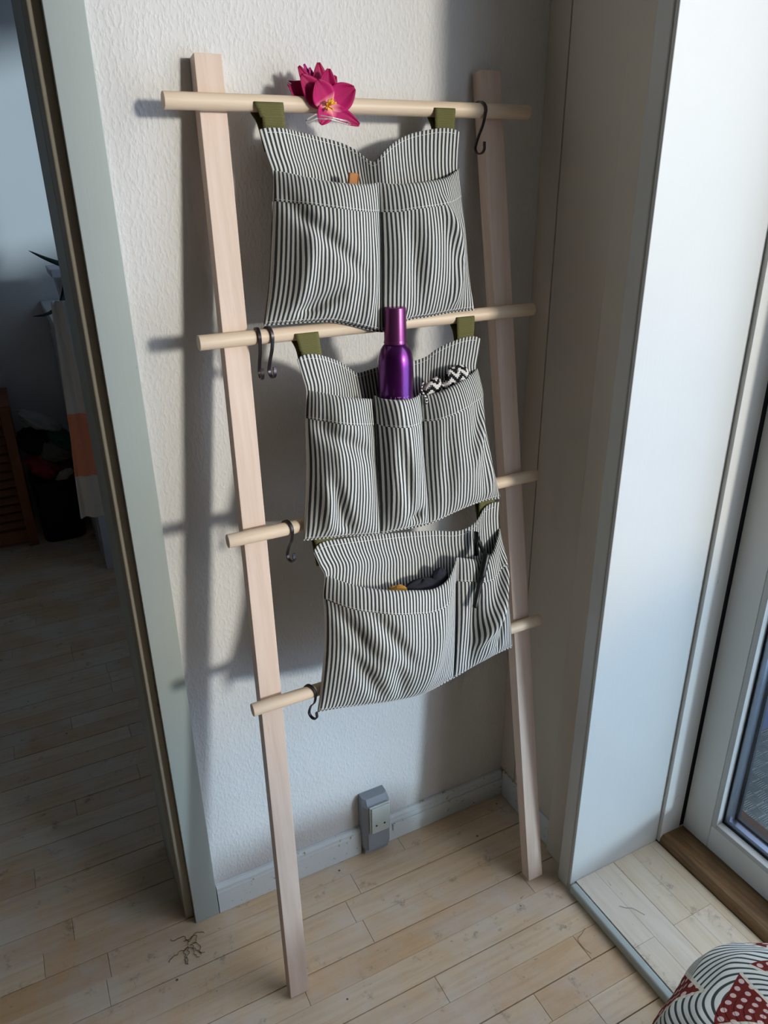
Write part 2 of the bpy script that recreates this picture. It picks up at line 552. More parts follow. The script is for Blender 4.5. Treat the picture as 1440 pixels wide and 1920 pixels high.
# ---- right wall: corner strip, panel, casing, rounded edge, reveal
wr = bmesh.new()
bm_box(wr, 1.036, 1.42, 0.990, WALL_Y, 0, 2.9)            # wall body
bm_box(wr, 1.0, 1.42, -2.7, -1.10, 0, 2.9)
bm_box(wr, 1.0, 1.42, -1.10, 0.990, 2.62, 2.9)
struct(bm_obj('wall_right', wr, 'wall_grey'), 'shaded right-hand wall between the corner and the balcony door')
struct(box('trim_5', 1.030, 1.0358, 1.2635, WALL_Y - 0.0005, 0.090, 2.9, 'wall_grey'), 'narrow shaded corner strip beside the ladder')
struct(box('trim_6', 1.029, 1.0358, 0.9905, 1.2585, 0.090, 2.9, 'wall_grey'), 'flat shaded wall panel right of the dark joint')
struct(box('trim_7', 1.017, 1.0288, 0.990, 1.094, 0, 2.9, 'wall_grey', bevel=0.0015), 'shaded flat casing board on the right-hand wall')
struct(box('baseboard_right', 1.025, 1.0355, 1.0945, 1.3095, 0.001, 0.088, 'base', bevel=0.002), 'grey baseboard piece behind the right ladder leg')
struct(box('trim_8', 0.988, 1.0165, 0.9738, 1.012, 0, 2.62, 'white', bevel=0.004, seg=3), 'rounded white edge strip of the balcony door reveal')
struct(box('trim_9', 0.9892, 1.2775, 0.9660, 0.9735, 0, 2.62, 'white', bevel=0.0015), 'bright white reveal board beside the balcony door')

# ---- balcony step
step = struct(empty('step_1', (1.0, -0.6, 0)), 'low raised wooden step in front of the balcony door')
def spart(name, x0, x1, y0, y1, z0, z1, mat, bev=0.0, seg=2):
    return box(name, x0 - 1.0, x1 - 1.0, y0 + 0.6, y1 + 0.6, z0, z1, mat, step, bevel=bev, seg=seg)
spart('step_base', 1.003, 1.277, -1.099, 0.965, 0.0, 0.012, 'subfloor')
spart('nosing', 0.985, 1.0055, -1.099, 0.964, 0.001, 0.0262, 'trim', 0.006, 4)
sx = [1.007, 1.068, 1.129, 1.190, 1.251, 1.2765]
srnd = random.Random(3)
for k in range(5):
    y = 0.9655
    first = True
    while y > 0.15:
        ln = srnd.choice((0.2, 0.34, 0.5)) if first else 0.55
        first = False
        y2 = max(y - ln, 0.10)
        bm = bmesh.new()
        cx, cy = (sx[k] + sx[k + 1]) / 2, (y + y2) / 2
        g = 0.0009 if k == 1 else 0.0003
        bm_box(bm, sx[k] + 0.0003 - cx, sx[k + 1] - g - cx, y2 + 0.0003 - cy, y - 0.0003 - cy, -0.0125, srnd.uniform(-0.0003, 0))
        o = bm_obj('step_board', bm, 'stepwood', step)
        o.location = (cx - 1.0, cy + 0.6, 0.025)
        y = y2
spart('rear_boards', 1.007, 1.2765, -1.099, 0.0995, 0.0125, 0.025, 'stepwood')

# ---- balcony door
dr = struct(empty('door_2', (1.355, -0.65, 0)), 'white framed glass balcony door')
def dpart(name, x0, x1, y0, y1, z0, z1, mat, bev=0.0, seg=2, parent=None):
    return box(name, x0 - 1.355, x1 - 1.355, y0 + 0.65, y1 + 0.65, z0, z1, mat, parent or dr, bevel=bev, seg=seg)
# threshold with a bevelled front
bm = bmesh.new()
pr = [(1.2785, 0.026), (1.280, 0.042), (1.287, 0.050), (1.352, 0.047), (1.420, 0.047), (1.420, 0.0)]
pr = [(1.2785, 0.001)] + pr
fa, fb = [], []
for (x, z) in pr:
    fa.append(bm.verts.new((x - 1.355, -1.099 + 0.65, z)))
    fb.append(bm.verts.new((x - 1.355, 0.9555 + 0.65, z)))
for k in range(len(pr)):
    k2 = (k + 1) % len(pr)
    bm.faces.new((fa[k], fa[k2], fb[k2], fb[k]))
bm.faces.new(fa); bm.faces.new(fb)
bm_obj('threshold', bm, 'oak', dr)
fr_ = dpart('frame_post', 1.2785, 1.3465, 0.9560, 0.9718, 0.026, 2.62, 'frame', 0.0012)
# round screw covers on the frame post
for z in (0.16, 0.80, 1.45):
    bm = bmesh.new()
    bmesh.ops.create_cone(bm, cap_ends=True, segments=20, radius1=0.0075, radius2=0.0072, depth=0.0012,
                          matrix=Matrix.Translation((1.318 - 1.355, 0.9556 + 0.65, z)) @ Matrix.Rotation(math.pi / 2, 4, 'X'))
    bm_obj('screw_cover', bm, 'frame', fr_)
dpart('shade_dark_rebate', 1.347, 1.42, 0.9585, 0.9718, 0.047, 2.62, 'dark')  # frame behind the gap, its shadow put into the dark colour
dpart('frame_head', 1.2785, 1.42, -1.05, 0.96, 2.57, 2.62, 'frame')
dpart('frame_post', 1.2785, 1.42, -1.10, -1.045, 0.026, 2.62, 'frame')
dpart('door_stile', 1.355, 1.408, 0.8755, 0.953, 0.050, 2.56, 'leaf', 0.002)
dpart('door_stile', 1.355, 1.408, -1.035, -0.96, 0.050, 2.56, 'leaf', 0.002)
dpart('bottom_rail', 1.3552, 1.408, -0.959, 0.8748, 0.050, 0.124, 'leaf', 0.002)
dpart('top_rail', 1.3552, 1.408, -0.959, 0.8748, 2.49, 2.56, 'leaf', 0.002)
dpart('glazing_bead', 1.3555, 1.376, 0.8610, 0.8752, 0.1245, 2.489, 'white', 0.001)
dpart('glazing_bead', 1.3555, 1.376, -0.959, 0.8608, 0.1245, 0.138, 'white', 0.001)
dpart('gasket', 1.3745, 1.3765, 0.8590, 0.8608, 0.1385, 2.489, 'rubber')
dpart('gasket', 1.3745, 1.3765, -0.959, 0.8588, 0.1385, 0.1405, 'rubber')
dpart('spacer_bar', 1.3785, 1.398, 0.8450, 0.8735, 0.126, 2.489, 'alu')
dpart('spacer_bar', 1.3785, 1.398, -0.959, 0.8449, 0.126, 0.154, 'alu')
dpart('gasket', 1.3985, 1.407, 0.8375, 0.8735, 0.126, 2.489, 'rubber')
dpart('gasket', 1.3985, 1.407, -0.959, 0.8370, 0.126, 0.160, 'rubber')
for xg in (1.3768, 1.3990):
    mesh_obj('pane', [(xg - 1.355, -0.959 + 0.65, 0.13), (xg - 1.355, 0.872 + 0.65, 0.13), (xg - 1.355, 0.872 + 0.65, 2.488), (xg - 1.355, -0.959 + 0.65, 2.488)], [(0, 1, 2, 3)], 'glass', dr)

# ---- balcony outside
t = NT('checker_plate_steel')
p = t.geo_pos()
def tread(t, p, rot, offs):
    mp = t.n('ShaderNodeMapping'); mp.inputs['Rotation'].default_value = (0, 0, rot); mp.inputs['Location'].default_value = offs
    t.l(p, mp.inputs[0])
    s_ = t.n('ShaderNodeSeparateXYZ'); t.l(mp.outputs[0], s_.inputs[0])
    return s_.outputs[0], s_.outputs[1]
# groups of five ridges in alternating directions
sx_ = t.n('ShaderNodeSeparateXYZ'); t.l(p, sx_.inputs[0])
CELL = 0.034
cxn = t.math('DIVIDE', sx_.outputs[0], CELL); cyn = t.math('DIVIDE', sx_.outputs[1], CELL)
par = t.math('PINGPONG', t.math('ADD', t.math('FLOOR', cxn), t.math('FLOOR', cyn)), 1.0)
fx = t.math('SUBTRACT', t.math('FRACT', cxn), 0.5); fy = t.math('SUBTRACT', t.math('FRACT', cyn), 0.5)
def ridges(a, b):
    r = t.math('COSINE', t.math('MULTIPLY', a, 2 * math.pi * 5.5))
    return t.math('MULTIPLY', t.maprange(r, 0.0, 0.7), t.maprange(t.math('ABSOLUTE', b), 0.34, 0.44, 1.0, 0.0))
hA = ridges(fx, fy); hB = ridges(fy, fx)
hh = t.math('ADD', t.math('MULTIPLY', hA, par), t.math('MULTIPLY', hB, t.math('SUBTRACT', 1.0, par)))
mo = t.noise(p, 7, 4)
c = t.mix(mo, srgb(66, 72, 66), srgb(104, 108, 100))
M['plate'] = t.fin(c, 0.35, t.bump(hh, 1.0, 0.006), metal=0.6)
M['navy'] = plain('navy_panel', srgb(52, 60, 88), 0.4)
struct(box('balcony_deck', 1.4205, 2.30, -4.5, 1.165, -0.06, -0.03, 'plate'), 'checker plate balcony floor outside the glass door')
struct(box('balcony_side', 1.4205, 2.30, 1.1655, 1.19, -0.06, 1.35, 'navy'), 'dark blue panel at the end of the balcony')
pp = struct(empty('balcony_parapet', (2.25, -2.65, -0.03)), 'blue tinted glass parapet of the balcony')
mesh_obj('parapet_glass', [(0, -3.8, 0.02), (0, 3.8, 0.02), (0, 3.8, 1.16), (0, -3.8, 1.16)], [(0, 1, 2, 3)], 'blueglass', pp)
box('parapet_foot', -0.02, 0.02, -3.8, 3.8, 0.0005, 0.04, 'navy', pp)

# ---- rest of the shell
struct(box('ceiling', -2.8, 1.7, -2.8, 4.4, 2.9, 2.96, 'ceiling'), 'unseen ceiling in a darkened tone')
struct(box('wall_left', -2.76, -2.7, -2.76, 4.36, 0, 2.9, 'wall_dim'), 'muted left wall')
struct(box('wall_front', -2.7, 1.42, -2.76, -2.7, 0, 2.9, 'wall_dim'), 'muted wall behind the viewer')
FAR_Y = 4.15
struct(box('wall_far', -2.7, 1.26, FAR_Y, FAR_Y + 0.06, 0, 2.9, 'wall_smooth'), 'blue-white far wall of the next room')
wx = bmesh.new()
bm_box(wx, 1.2, 1.26, 2.75, FAR_Y, 0, 2.9)
bm_box(wx, 1.2, 1.26, 1.58, 1.83, 0, 2.9)
bm_box(wx, 1.2, 1.26, 1.83, 2.75, 0, 1.55)
bm_box(wx, 1.2, 1.26, 1.83, 2.75, 2.82, 2.9)
struct(bm_obj('wall_next_room', wx, 'wall_smooth'), 'right wall of the next room')
w1 = struct(empty('added_window_1', (1.23, 2.29, 1.55)), 'unseen window added to sunlight the far wall of the next room')  # out-of-view window, added to cast the sun patch on the far wall
for nm, a in (('window_frame', (-0.02, 0.02, -0.46, -0.43, 0, 1.27)), ('window_frame', (-0.02, 0.02, 0.43, 0.46, 0, 1.27)),
              ('window_sill', (-0.05, 0.02, -0.43, 0.43, 0, 0.03)), ('window_frame', (-0.02, 0.02, -0.43, 0.43, 0.90, 1.27))):
    box(nm, *a, 'frame', w1)
mesh_obj('pane', [(0, -0.43, 0.03), (0, 0.43, 0.03), (0, 0.43, 1.24), (0, -0.43, 1.24)], [(0, 1, 2, 3)], 'bluepane', w1)

# outlines of the three cloth organizers in ladder coordinates (across, along, out), metres
BAGS = {1: {'bottom': [(0.3945, 1.4172, 0.012), (0.4359, 1.4162, 0.0184), (0.501, 1.414, 0.0272), (0.5296, 1.4088, 0.0296), (0.5682, 1.3971, 0.0328),
                (0.607, 1.3871, 0.034), (0.6333, 1.3922, 0.034), (0.6594, 1.403, 0.034), (0.6989, 1.4053, 0.0336), (0.7578, 1.4091, 0.0316),
                (0.8051, 1.4092, 0.03)],
     'left': [(0.4209, 1.7148, 0.029), (0.4293, 1.6792, 0.0266), (0.4363, 1.6521, 0.0249), (0.4311, 1.6126, 0.0225), (0.4225, 1.5521, 0.0195),
              (0.4096, 1.4774, 0.0155), (0.3945, 1.4172, 0.012)],
     'pockets': [{'bottom': [(0.3951, 1.4198, 0.014), (0.4352, 1.4189, 0.0213), (0.4992, 1.4168, 0.0323), (0.5278, 1.4116, 0.0345),
                             (0.5664, 1.4001, 0.0375), (0.6, 1.3906, 0.04)],
                  'bulge': 0.033,
                  'hem': 0.19,
                  'left': [(0.438, 1.6559, 0.021), (0.4329, 1.613, 0.0199), (0.423, 1.5522, 0.018), (0.4096, 1.4774, 0.0154),
                           (0.3951, 1.4198, 0.014)],
                  'right': [(0.6148, 1.6323, 0.042), (0.6119, 1.585, 0.0432), (0.6047, 1.4985, 0.044), (0.6003, 1.4272, 0.0417), (0.6, 1.3906, 0.04)],
                  'top': [(0.438, 1.6559, 0.021), (0.4592, 1.6489, 0.0335), (0.4891, 1.6399, 0.0486), (0.5217, 1.6317, 0.058),
                          (0.5597, 1.6281, 0.0575), (0.5936, 1.6292, 0.0478), (0.6148, 1.6323, 0.042)]},
                 {'bottom': [(0.6, 1.3906, 0.04), (0.6308, 1.3952, 0.0394), (0.6571, 1.406, 0.0388), (0.6966, 1.4083, 0.0379),
                             (0.7561, 1.4121, 0.0345), (0.8027, 1.4123, 0.032)],
                  'bulge': 0.033,
                  'hem': 0.19,
                  'left': [(0.6148, 1.6323, 0.042), (0.6119, 1.585, 0.0432), (0.6047, 1.4985, 0.044), (0.6003, 1.4272, 0.0417), (0.6, 1.3906, 0.04)],
                  'right': [(0.7857, 1.6559, 0.026), (0.7867, 1.6138, 0.0276), (0.7911, 1.5543, 0.0296), (0.7945, 1.4698, 0.0313),
                            (0.8027, 1.4123, 0.032)],
                  'top': [(0.6148, 1.6323, 0.042), (0.6322, 1.6282, 0.0511), (0.6585, 1.6275, 0.0593), (0.689, 1.6294, 0.0609),
                          (0.7397, 1.6368, 0.0483), (0.7651, 1.6455, 0.0364), (0.7857, 1.6559, 0.026)]}],
     'right': [(0.7909, 1.7172, 0.029), (0.786, 1.6844, 0.0283), (0.7834, 1.6538, 0.0277), (0.787, 1.6139, 0.0271), (0.7935, 1.5545, 0.0276),
               (0.7972, 1.4698, 0.0289), (0.8051, 1.4092, 0.03)],
     'top': [(0.4209, 1.7148, 0.029), (0.4309, 1.7172, 0.029), (0.4587, 1.7178, 0.0282), (0.4943, 1.7168, 0.0099), (0.5384, 1.7128, -0.0074),
             (0.5779, 1.7047, -0.01), (0.6002, 1.6914, -0.0003), (0.6161, 1.673, 0.0138), (0.6225, 1.6696, 0.0189), (0.6346, 1.6814, 0.0275),
             (0.6625, 1.7005, 0.0244), (0.6967, 1.7141, 0.0211), (0.7329, 1.7204, 0.0256), (0.7571, 1.7226, 0.029), (0.7789, 1.7213, 0.029),
             (0.7909, 1.7172, 0.029)]},
 2: {'bottom': [(0.4141, 1.0346, 0.032), (0.4672, 1.028, 0.032), (0.4993, 1.0241, 0.032), (0.5536, 1.0145, 0.0328), (0.599, 1.0134, 0.0336),
                (0.6577, 1.0108, 0.034), (0.6944, 1.0141, 0.034), (0.7322, 1.0229, 0.0339), (0.7714, 1.0292, 0.0325), (0.8112, 1.0323, 0.0312),
                (0.8488, 1.0293, 0.03)],
     'left': [(0.4414, 1.3569, 0.029), (0.4489, 1.3231, 0.027), (0.4528, 1.3013, 0.0258), (0.4464, 1.255, 0.0231), (0.4379, 1.1624, 0.0222),
              (0.424, 1.0863, 0.0273), (0.4141, 1.0346, 0.032)],
     'pockets': [{'bottom': [(0.4148, 1.0381, 0.034), (0.4662, 1.0323, 0.0354), (0.4977, 1.0288, 0.0365), (0.564, 1.0184, 0.04)],
                  'bulge': 0.033,
                  'hem': 0.18,
                  'left': [(0.4556, 1.3015, 0.021), (0.4473, 1.2545, 0.0205), (0.4375, 1.1628, 0.0235), (0.4232, 1.087, 0.0296),
                           (0.4148, 1.0381, 0.034)],
                  'right': [(0.5728, 1.2714, 0.036), (0.5702, 1.2222, 0.0384), (0.5659, 1.1533, 0.0409), (0.5638, 1.0715, 0.0412),
                            (0.564, 1.0184, 0.04)],
                  'top': [(0.4556, 1.3015, 0.021), (0.4739, 1.2957, 0.0367), (0.498, 1.2881, 0.0498), (0.5278, 1.2804, 0.0504),
                          (0.5728, 1.2714, 0.036)]},
                 {'bottom': [(0.564, 1.0184, 0.04), (0.595, 1.0198, 0.0425), (0.6357, 1.0186, 0.0425), (0.6716, 1.017, 0.04)],
                  'bulge': 0.033,
                  'hem': 0.19,
                  'left': [(0.5766, 1.2776, 0.036), (0.5733, 1.2217, 0.0387), (0.5681, 1.1529, 0.041), (0.5649, 1.0713, 0.0412),
                           (0.564, 1.0184, 0.04)],
                  'right': [(0.6714, 1.2693, 0.036), (0.6695, 1.2175, 0.0386), (0.6663, 1.1464, 0.041), (0.6689, 1.072, 0.0412),
                            (0.6716, 1.017, 0.04)],
                  'top': [(0.5766, 1.2776, 0.036), (0.5797, 1.2743, 0.0466), (0.5856, 1.2717, 0.0601), (0.6048, 1.2685, 0.0746),
                          (0.6376, 1.2658, 0.06), (0.6587, 1.2658, 0.0461), (0.6714, 1.2693, 0.036)]},
                 {'bottom': [(0.6716, 1.017, 0.04), (0.6915, 1.0193, 0.0395), (0.7296, 1.0278, 0.0386), (0.7687, 1.0341, 0.037),
                             (0.8093, 1.0368, 0.0343), (0.8463, 1.0348, 0.032)],
                  'bulge': 0.035,
                  'hem': 0.19,
                  'left': [(0.6745, 1.2649, 0.036), (0.6719, 1.2172, 0.0384), (0.6675, 1.1462, 0.041), (0.6689, 1.072, 0.0413),
                           (0.6716, 1.017, 0.04)],
                  'right': [(0.8067, 1.2987, 0.026), (0.8157, 1.2532, 0.0276), (0.8153, 1.1953, 0.0294), (0.829, 1.1063, 0.0312),
                            (0.8463, 1.0348, 0.032)],
                  'top': [(0.6745, 1.2649, 0.036), (0.6886, 1.2657, 0.0437), (0.7022, 1.2684, 0.0505), (0.7358, 1.2784, 0.0539),
                          (0.7827, 1.2909, 0.0376), (0.8067, 1.2987, 0.026)]}],
     'right': [(0.8187, 1.3544, 0.029), (0.8114, 1.3258, 0.0284), (0.8054, 1.2969, 0.0278), (0.8161, 1.2531, 0.027), (0.8166, 1.1949, 0.0275),
               (0.832, 1.1054, 0.0287), (0.8488, 1.0293, 0.03)],
     'top': [(0.4414, 1.3569, 0.029), (0.4528, 1.3629, 0.029), (0.4745, 1.3624, 0.029), (0.4993, 1.3549, 0.0204), (0.5288, 1.342, 0.0107),
             (0.5478, 1.3292, 0.0053), (0.5643, 1.3184, 0.0019), (0.5878, 1.3204, -0.0014), (0.6224, 1.3252, -0.0035), (0.6561, 1.3264, -0.0029),
             (0.686, 1.3273, 0.0013), (0.7085, 1.3331, 0.0077), (0.7232, 1.3426, 0.0136), (0.7431, 1.3517, 0.0208), (0.7692, 1.3592, 0.0273),
             (0.7923, 1.3619, 0.029), (0.808, 1.3605, 0.029), (0.8187, 1.3544, 0.029)]},
 3: {'bottom': [(0.4018, 0.6852, 0.032), (0.4521, 0.6774, 0.032), (0.4978, 0.6677, 0.032), (0.5687, 0.6539, 0.033), (0.6305, 0.6486, 0.034),
                (0.7095, 0.6605, 0.034), (0.7788, 0.6763, 0.0327), (0.8361, 0.6837, 0.0309), (0.8653, 0.6849, 0.03)],
     'left': [(0.4319, 1.007, 0.029), (0.442, 0.9768, 0.0273), (0.4498, 0.9553, 0.0261), (0.4433, 0.9184, 0.024), (0.4429, 0.8908, 0.0229),
              (0.4325, 0.8039, 0.0221), (0.4128, 0.7208, 0.0285), (0.4018, 0.6852, 0.032)],
     'pockets': [{'bottom': [(0.4026, 0.6895, 0.034), (0.4514, 0.6825, 0.0347), (0.4968, 0.6733, 0.0353), (0.5674, 0.6597, 0.0364),
                             (0.6287, 0.6548, 0.038), (0.7062, 0.6681, 0.04)],
                  'bulge': 0.035,
                  'hem': 0.17,
                  'left': [(0.452, 0.9564, 0.021), (0.4445, 0.9169, 0.0206), (0.4438, 0.8895, 0.0203), (0.4318, 0.8049, 0.0241),
                           (0.412, 0.7223, 0.031), (0.4026, 0.6895, 0.034)],
                  'right': [(0.7278, 0.9321, 0.042), (0.7214, 0.8819, 0.0432), (0.7154, 0.813, 0.044), (0.7102, 0.7415, 0.0432),
                            (0.7062, 0.6681, 0.04)],
                  'top': [(0.452, 0.9564, 0.021), (0.4773, 0.9412, 0.0374), (0.5123, 0.9261, 0.0546), (0.5514, 0.914, 0.0647),
                          (0.6069, 0.8994, 0.067), (0.6567, 0.8885, 0.0625), (0.6915, 0.8948, 0.0563), (0.714, 0.9143, 0.0483),
                          (0.7278, 0.9321, 0.042)]},
                 {'bottom': [(0.7062, 0.6681, 0.04), (0.7755, 0.6834, 0.0381), (0.8342, 0.6894, 0.034), (0.8626, 0.6904, 0.032)],
                  'bulge': 0.028,
                  'hem': 0.18,
                  'left': [(0.7278, 0.9321, 0.042), (0.7214, 0.8819, 0.0432), (0.7154, 0.813, 0.044), (0.7102, 0.7415, 0.0432),
                           (0.7062, 0.6681, 0.04)],
                  'right': [(0.8448, 0.9654, 0.026), (0.8488, 0.9235, 0.0274), (0.85, 0.8575, 0.0294), (0.8592, 0.769, 0.0312),
                            (0.8626, 0.6904, 0.032)],
                  'top': [(0.7278, 0.9321, 0.042), (0.7495, 0.9262, 0.0474), (0.7752, 0.9177, 0.0508), (0.7941, 0.9182, 0.0519),
                          (0.81, 0.9264, 0.0485), (0.8286, 0.9487, 0.0384), (0.8448, 0.9654, 0.026)]}],
     'right': [(0.8479, 1.0224, 0.029), (0.8444, 0.9953, 0.0285), (0.8448, 0.9659, 0.0279), (0.849, 0.9234, 0.0272), (0.8514, 0.8566, 0.0275),
               (0.8624, 0.7672, 0.0286), (0.8653, 0.6849, 0.03)],
     'top': [(0.4319, 1.007, 0.029), (0.4372, 1.0162, 0.029), (0.4496, 1.0228, 0.029), (0.4905, 1.0203, 0.0262), (0.5611, 1.0098, 0.0165),
             (0.6335, 0.998, 0.0107), (0.7061, 0.9857, 0.011), (0.7432, 0.9783, 0.0179), (0.7688, 0.9808, 0.0224), (0.79, 0.9934, 0.0267),
             (0.8093, 1.0174, 0.029), (0.828, 1.024, 0.029), (0.8479, 1.0224, 0.029)]}}

# ================================================================== ladder
TH = math.atan2(0.265, 1.79)
UP = Vector((0, math.sin(TH), math.cos(TH)))
NO = Vector((0, -math.cos(TH), math.sin(TH)))
LB = Vector((0, 1.03, 0))
def LW(x, s, n):
    """ladder coordinates (across, along the legs, out of the ladder plane) to world"""
    return LB + Vector((x, 0, 0)) + UP * s + NO * n

lad = empty('ladder', (0.615, 1.03, 0), (-TH, 0, 0))
tag(lad, 'pale wooden leaning ladder with four round rungs against the white wall', 'ladder')
def leg(x0b, x1b, x0t, x1t):
    n0, n1 = 0.0, -0.0275
    zf = 0.006
    vs_ = []
    for (xa, xb, top) in ((x0b, x1b, False), (x0t, x1t, True)):
        for n in (n0, n1):
            s = 1.826 if top else (zf - n * math.sin(TH)) / math.cos(TH)
            vs_ += [(xa - 0.615, -n, s), (xb - 0.615, -n, s)]
    bm = bmesh.new()
    V = [bm.verts.new(v) for v in vs_]
    for f in ((0, 1, 3, 2), (4, 6, 7, 5), (0, 4, 5, 1), (2, 3, 7, 6), (0, 2, 6, 4), (1, 5, 7, 3)):
        bm.faces.new([V[i] for i in f])
    bmesh.ops.recalc_face_normals(bm, faces=bm.faces[:])
    bmesh.ops.bevel(bm, geom=bm.edges[:], offset=0.0009, segments=2, profile=0.5, affect='EDGES')
    return bm_obj('leg', bm, 'beech', lad)
legL = leg(0.2765, 0.3185, 0.341, 0.3845)
legR = leg(0.9135, 0.9560, 0.861, 0.9045)
for (lg, x) in ((legL, 0.2975), (legR, 0.935)):
    tube('screw_foot', [(x - 0.615, 0.015, 0.0125), (x - 0.615, 0.0135, 0.002)], 0.004, 'steel', lg, 10)
RUNGS = [1.756, 1.400, 1.058, 0.721]
RX0, RX1, RR = 0.281, 0.955, 0.0125
for s in RUNGS:
    seg = 28
    prof = [(RX0, RR - 0.0008), (RX0 + 0.0008, RR), (RX1 - 0.0008, RR), (RX1, RR - 0.0008)]
    vs_, fs = [], []
    N_ = 24
    xs = [prof[0]] + [(RX0 + 0.0008 + (RX1 - RX0 - 0.0016) * k / N_, RR) for k in range(N_ + 1)] + [prof[-1]]
    for (x, r) in xs:
        for k in range(seg):
            an = 2 * math.pi * k / seg
            vs_.append((x - 0.615, -RR + r * math.cos(an) , s + r * math.sin(an)))
    for i in range(len(xs) - 1):
        for k in range(seg):
            k2 = (k + 1) % seg
            fs.append((i * seg + k, i * seg + k2, (i + 1) * seg + k2, (i + 1) * seg + k))
    fs.append(tuple(range(seg))); fs.append(tuple((len(xs) - 1) * seg + k for k in range(seg))[::-1])
    o = mesh_obj('rung', vs_, fs, 'beech_rung', lad)
    auto_smooth(o, 40)

# ================================================================== hanging pocket organizers
PERIOD = 0.0074
def coons(T, B, L, R, u, v):
    """T,B,L,R: sampled curves (lists); u,v in 0..1 as index fractions"""
    def at(c, f):
        x = f * (len(c) - 1); i = min(int(x), len(c) - 2)
        return c[i].lerp(c[i + 1], x - i)
    t_, b_, l_, r_ = at(T, u), at(B, u), at(L, v), at(R, v)
    return t_ * (1 - v) + b_ * v + l_ * (1 - u) + r_ * u - (T[0] * (1 - u) * (1 - v) + T[-1] * u * (1 - v) + B[0] * (1 - u) * v + B[-1] * u * v)

def ridge(u, v, r):
    u0, v0, u1, v1, amp, w = r
    dx, dy = u1 - u0, v1 - v0
    tt = max(0, min(1, ((u - u0) * dx + (v - v0) * dy) / (dx * dx + dy * dy)))
    d2_ = (u - u0 - dx * tt) ** 2 + (v - v0 - dy * tt) ** 2
    fade = math.sin(math.pi * min(1, max(0, 0.12 + 0.76 * tt)))
    return amp * math.exp(-d2_ / (w * w)) * fade

class Cloth:
    def __init__(self, d, bulge=0.0, folds=(), seed=0, back=False):
        self.T = catmull(d['top'], 81); self.B = catmull(d['bottom'], 81)
        self.L = catmull(d['left'], 61); self.R = catmull(d['right'], 61)
        self.bulge = bulge; self.folds = folds; self.seed = seed; self.back = back
        rows_ = []
        for v in (0.15, 0.5, 0.85):
            P = [self.at(k / 60, v) for k in range(61)]
            rows_.append(sum((P[k + 1] - P[k]).length for k in range(60)))
        chord = max((self.at(1, v) - self.at(0, v)).length for v in (0.0, 0.5, 1.0))
        self.width = min(chord * 1.07, max(rows_))
        P = [self.at(0.5, k / 40) for k in range(41)]
        self.height = sum((P[k + 1] - P[k]).length for k in range(40))
    def at(self, u, v, lift=0.0):
        p = coons(self.T, self.B, self.L, self.R, u, v)
        x, s, n = p
        e = max(0.0, math.sin(math.pi * u ** 0.92)) ** 0.62
        ev = (max(0.0, math.sin(math.pi * min(1, v))) ** 0.55) * (0.85 + 0.5 * v)
        n += self.bulge * e * ev
        for r in self.folds:
            k = ridge(u, v, r)
            n += 2.1 * k * min(1, 6 * u * (1 - u)) * min(1, 12 * (1 - v))
            x += k * 0.35 * (1 if r[4] > 0 else -1) * min(1, 8 * v) * min(1, 8 * u * (1 - u))
        q = Vector((u * 3.2 + self.seed * 7.1, v * 1.7, self.seed))
        wr_ = noise.noise(q) * 0.0042 + noise.noise(q * 2.7) * 0.0016
        amp = (1.0 if not self.back else 1.2) * min(1, 7 * u * (1 - u)) * min(1, 10 * (1 - v)) * (0.35 + 0.65 * min(1, 4 * v))
        n += wr_ * amp
        x += noise.noise(q * 1.6 + Vector((9, 3, 1))) * 0.0028 * amp
        return Vector((x, s, n + lift))
    def build(self, name, parent, org, mat='stripe', nu=72, nv=56, v0=0.0, v1=1.0, u0=0.0, u1=1.0, lift=0.0, phase=0.0, thick=0.0013):
        vs_, uv_, fs = [], [], []
        for j in range(nv + 1):
            v = v0 + (v1 - v0) * j / nv
            for i in range(nu + 1):
                u = u0 + (u1 - u0) * i / nu
                p = self.at(u, v, lift)
                vs_.append(LW(*p) - org)
                uv_.append((u * self.width / PERIOD + phase, v * self.height))
        for j in range(nv):
            for i in range(nu):
                a = j * (nu + 1) + i
                fs.append((a, a + nu + 1, a + nu + 2, a + 1))
        o = mesh_obj(name, vs_, fs, mat, parent, smooth=True, uvs=uv_)
        md = o.modifiers.new('thickness', 'SOLIDIFY')
        md.thickness = thick; md.offset = 0
        return o
    def stitches(self, name, parent, org, v, u0=0.01, u1=0.99, lift=0.0026, step=0.0042, side=None):
        bm = bmesh.new()
        n_ = int(self.width * (u1 - u0) / step)
        for k in range(n_):
            ua = u0 + (u1 - u0) * k / n_; ub = ua + (u1 - u0) / n_ * 0.66
            a = LW(*self.at(ua, v, lift)) - org; b = LW(*self.at(ub, v, lift)) - org
            d = (b - a).normalized(); w = UP * 0.00035; h = NO * 0.00035
            q = [bm.verts.new(p) for p in (a - w, b - w, b + w, a + w)]
            q2 = [bm.verts.new(p + h) for p in (a - w, b - w, b + w, a + w)]
            bm.faces.new(q2)
            for m in range(4):
                bm.faces.new((q[m], q[(m + 1) % 4], q2[(m + 1) % 4], q2[m]))
        return tag(bm_obj(name, bm, 'stitch', parent), kind='stuff')

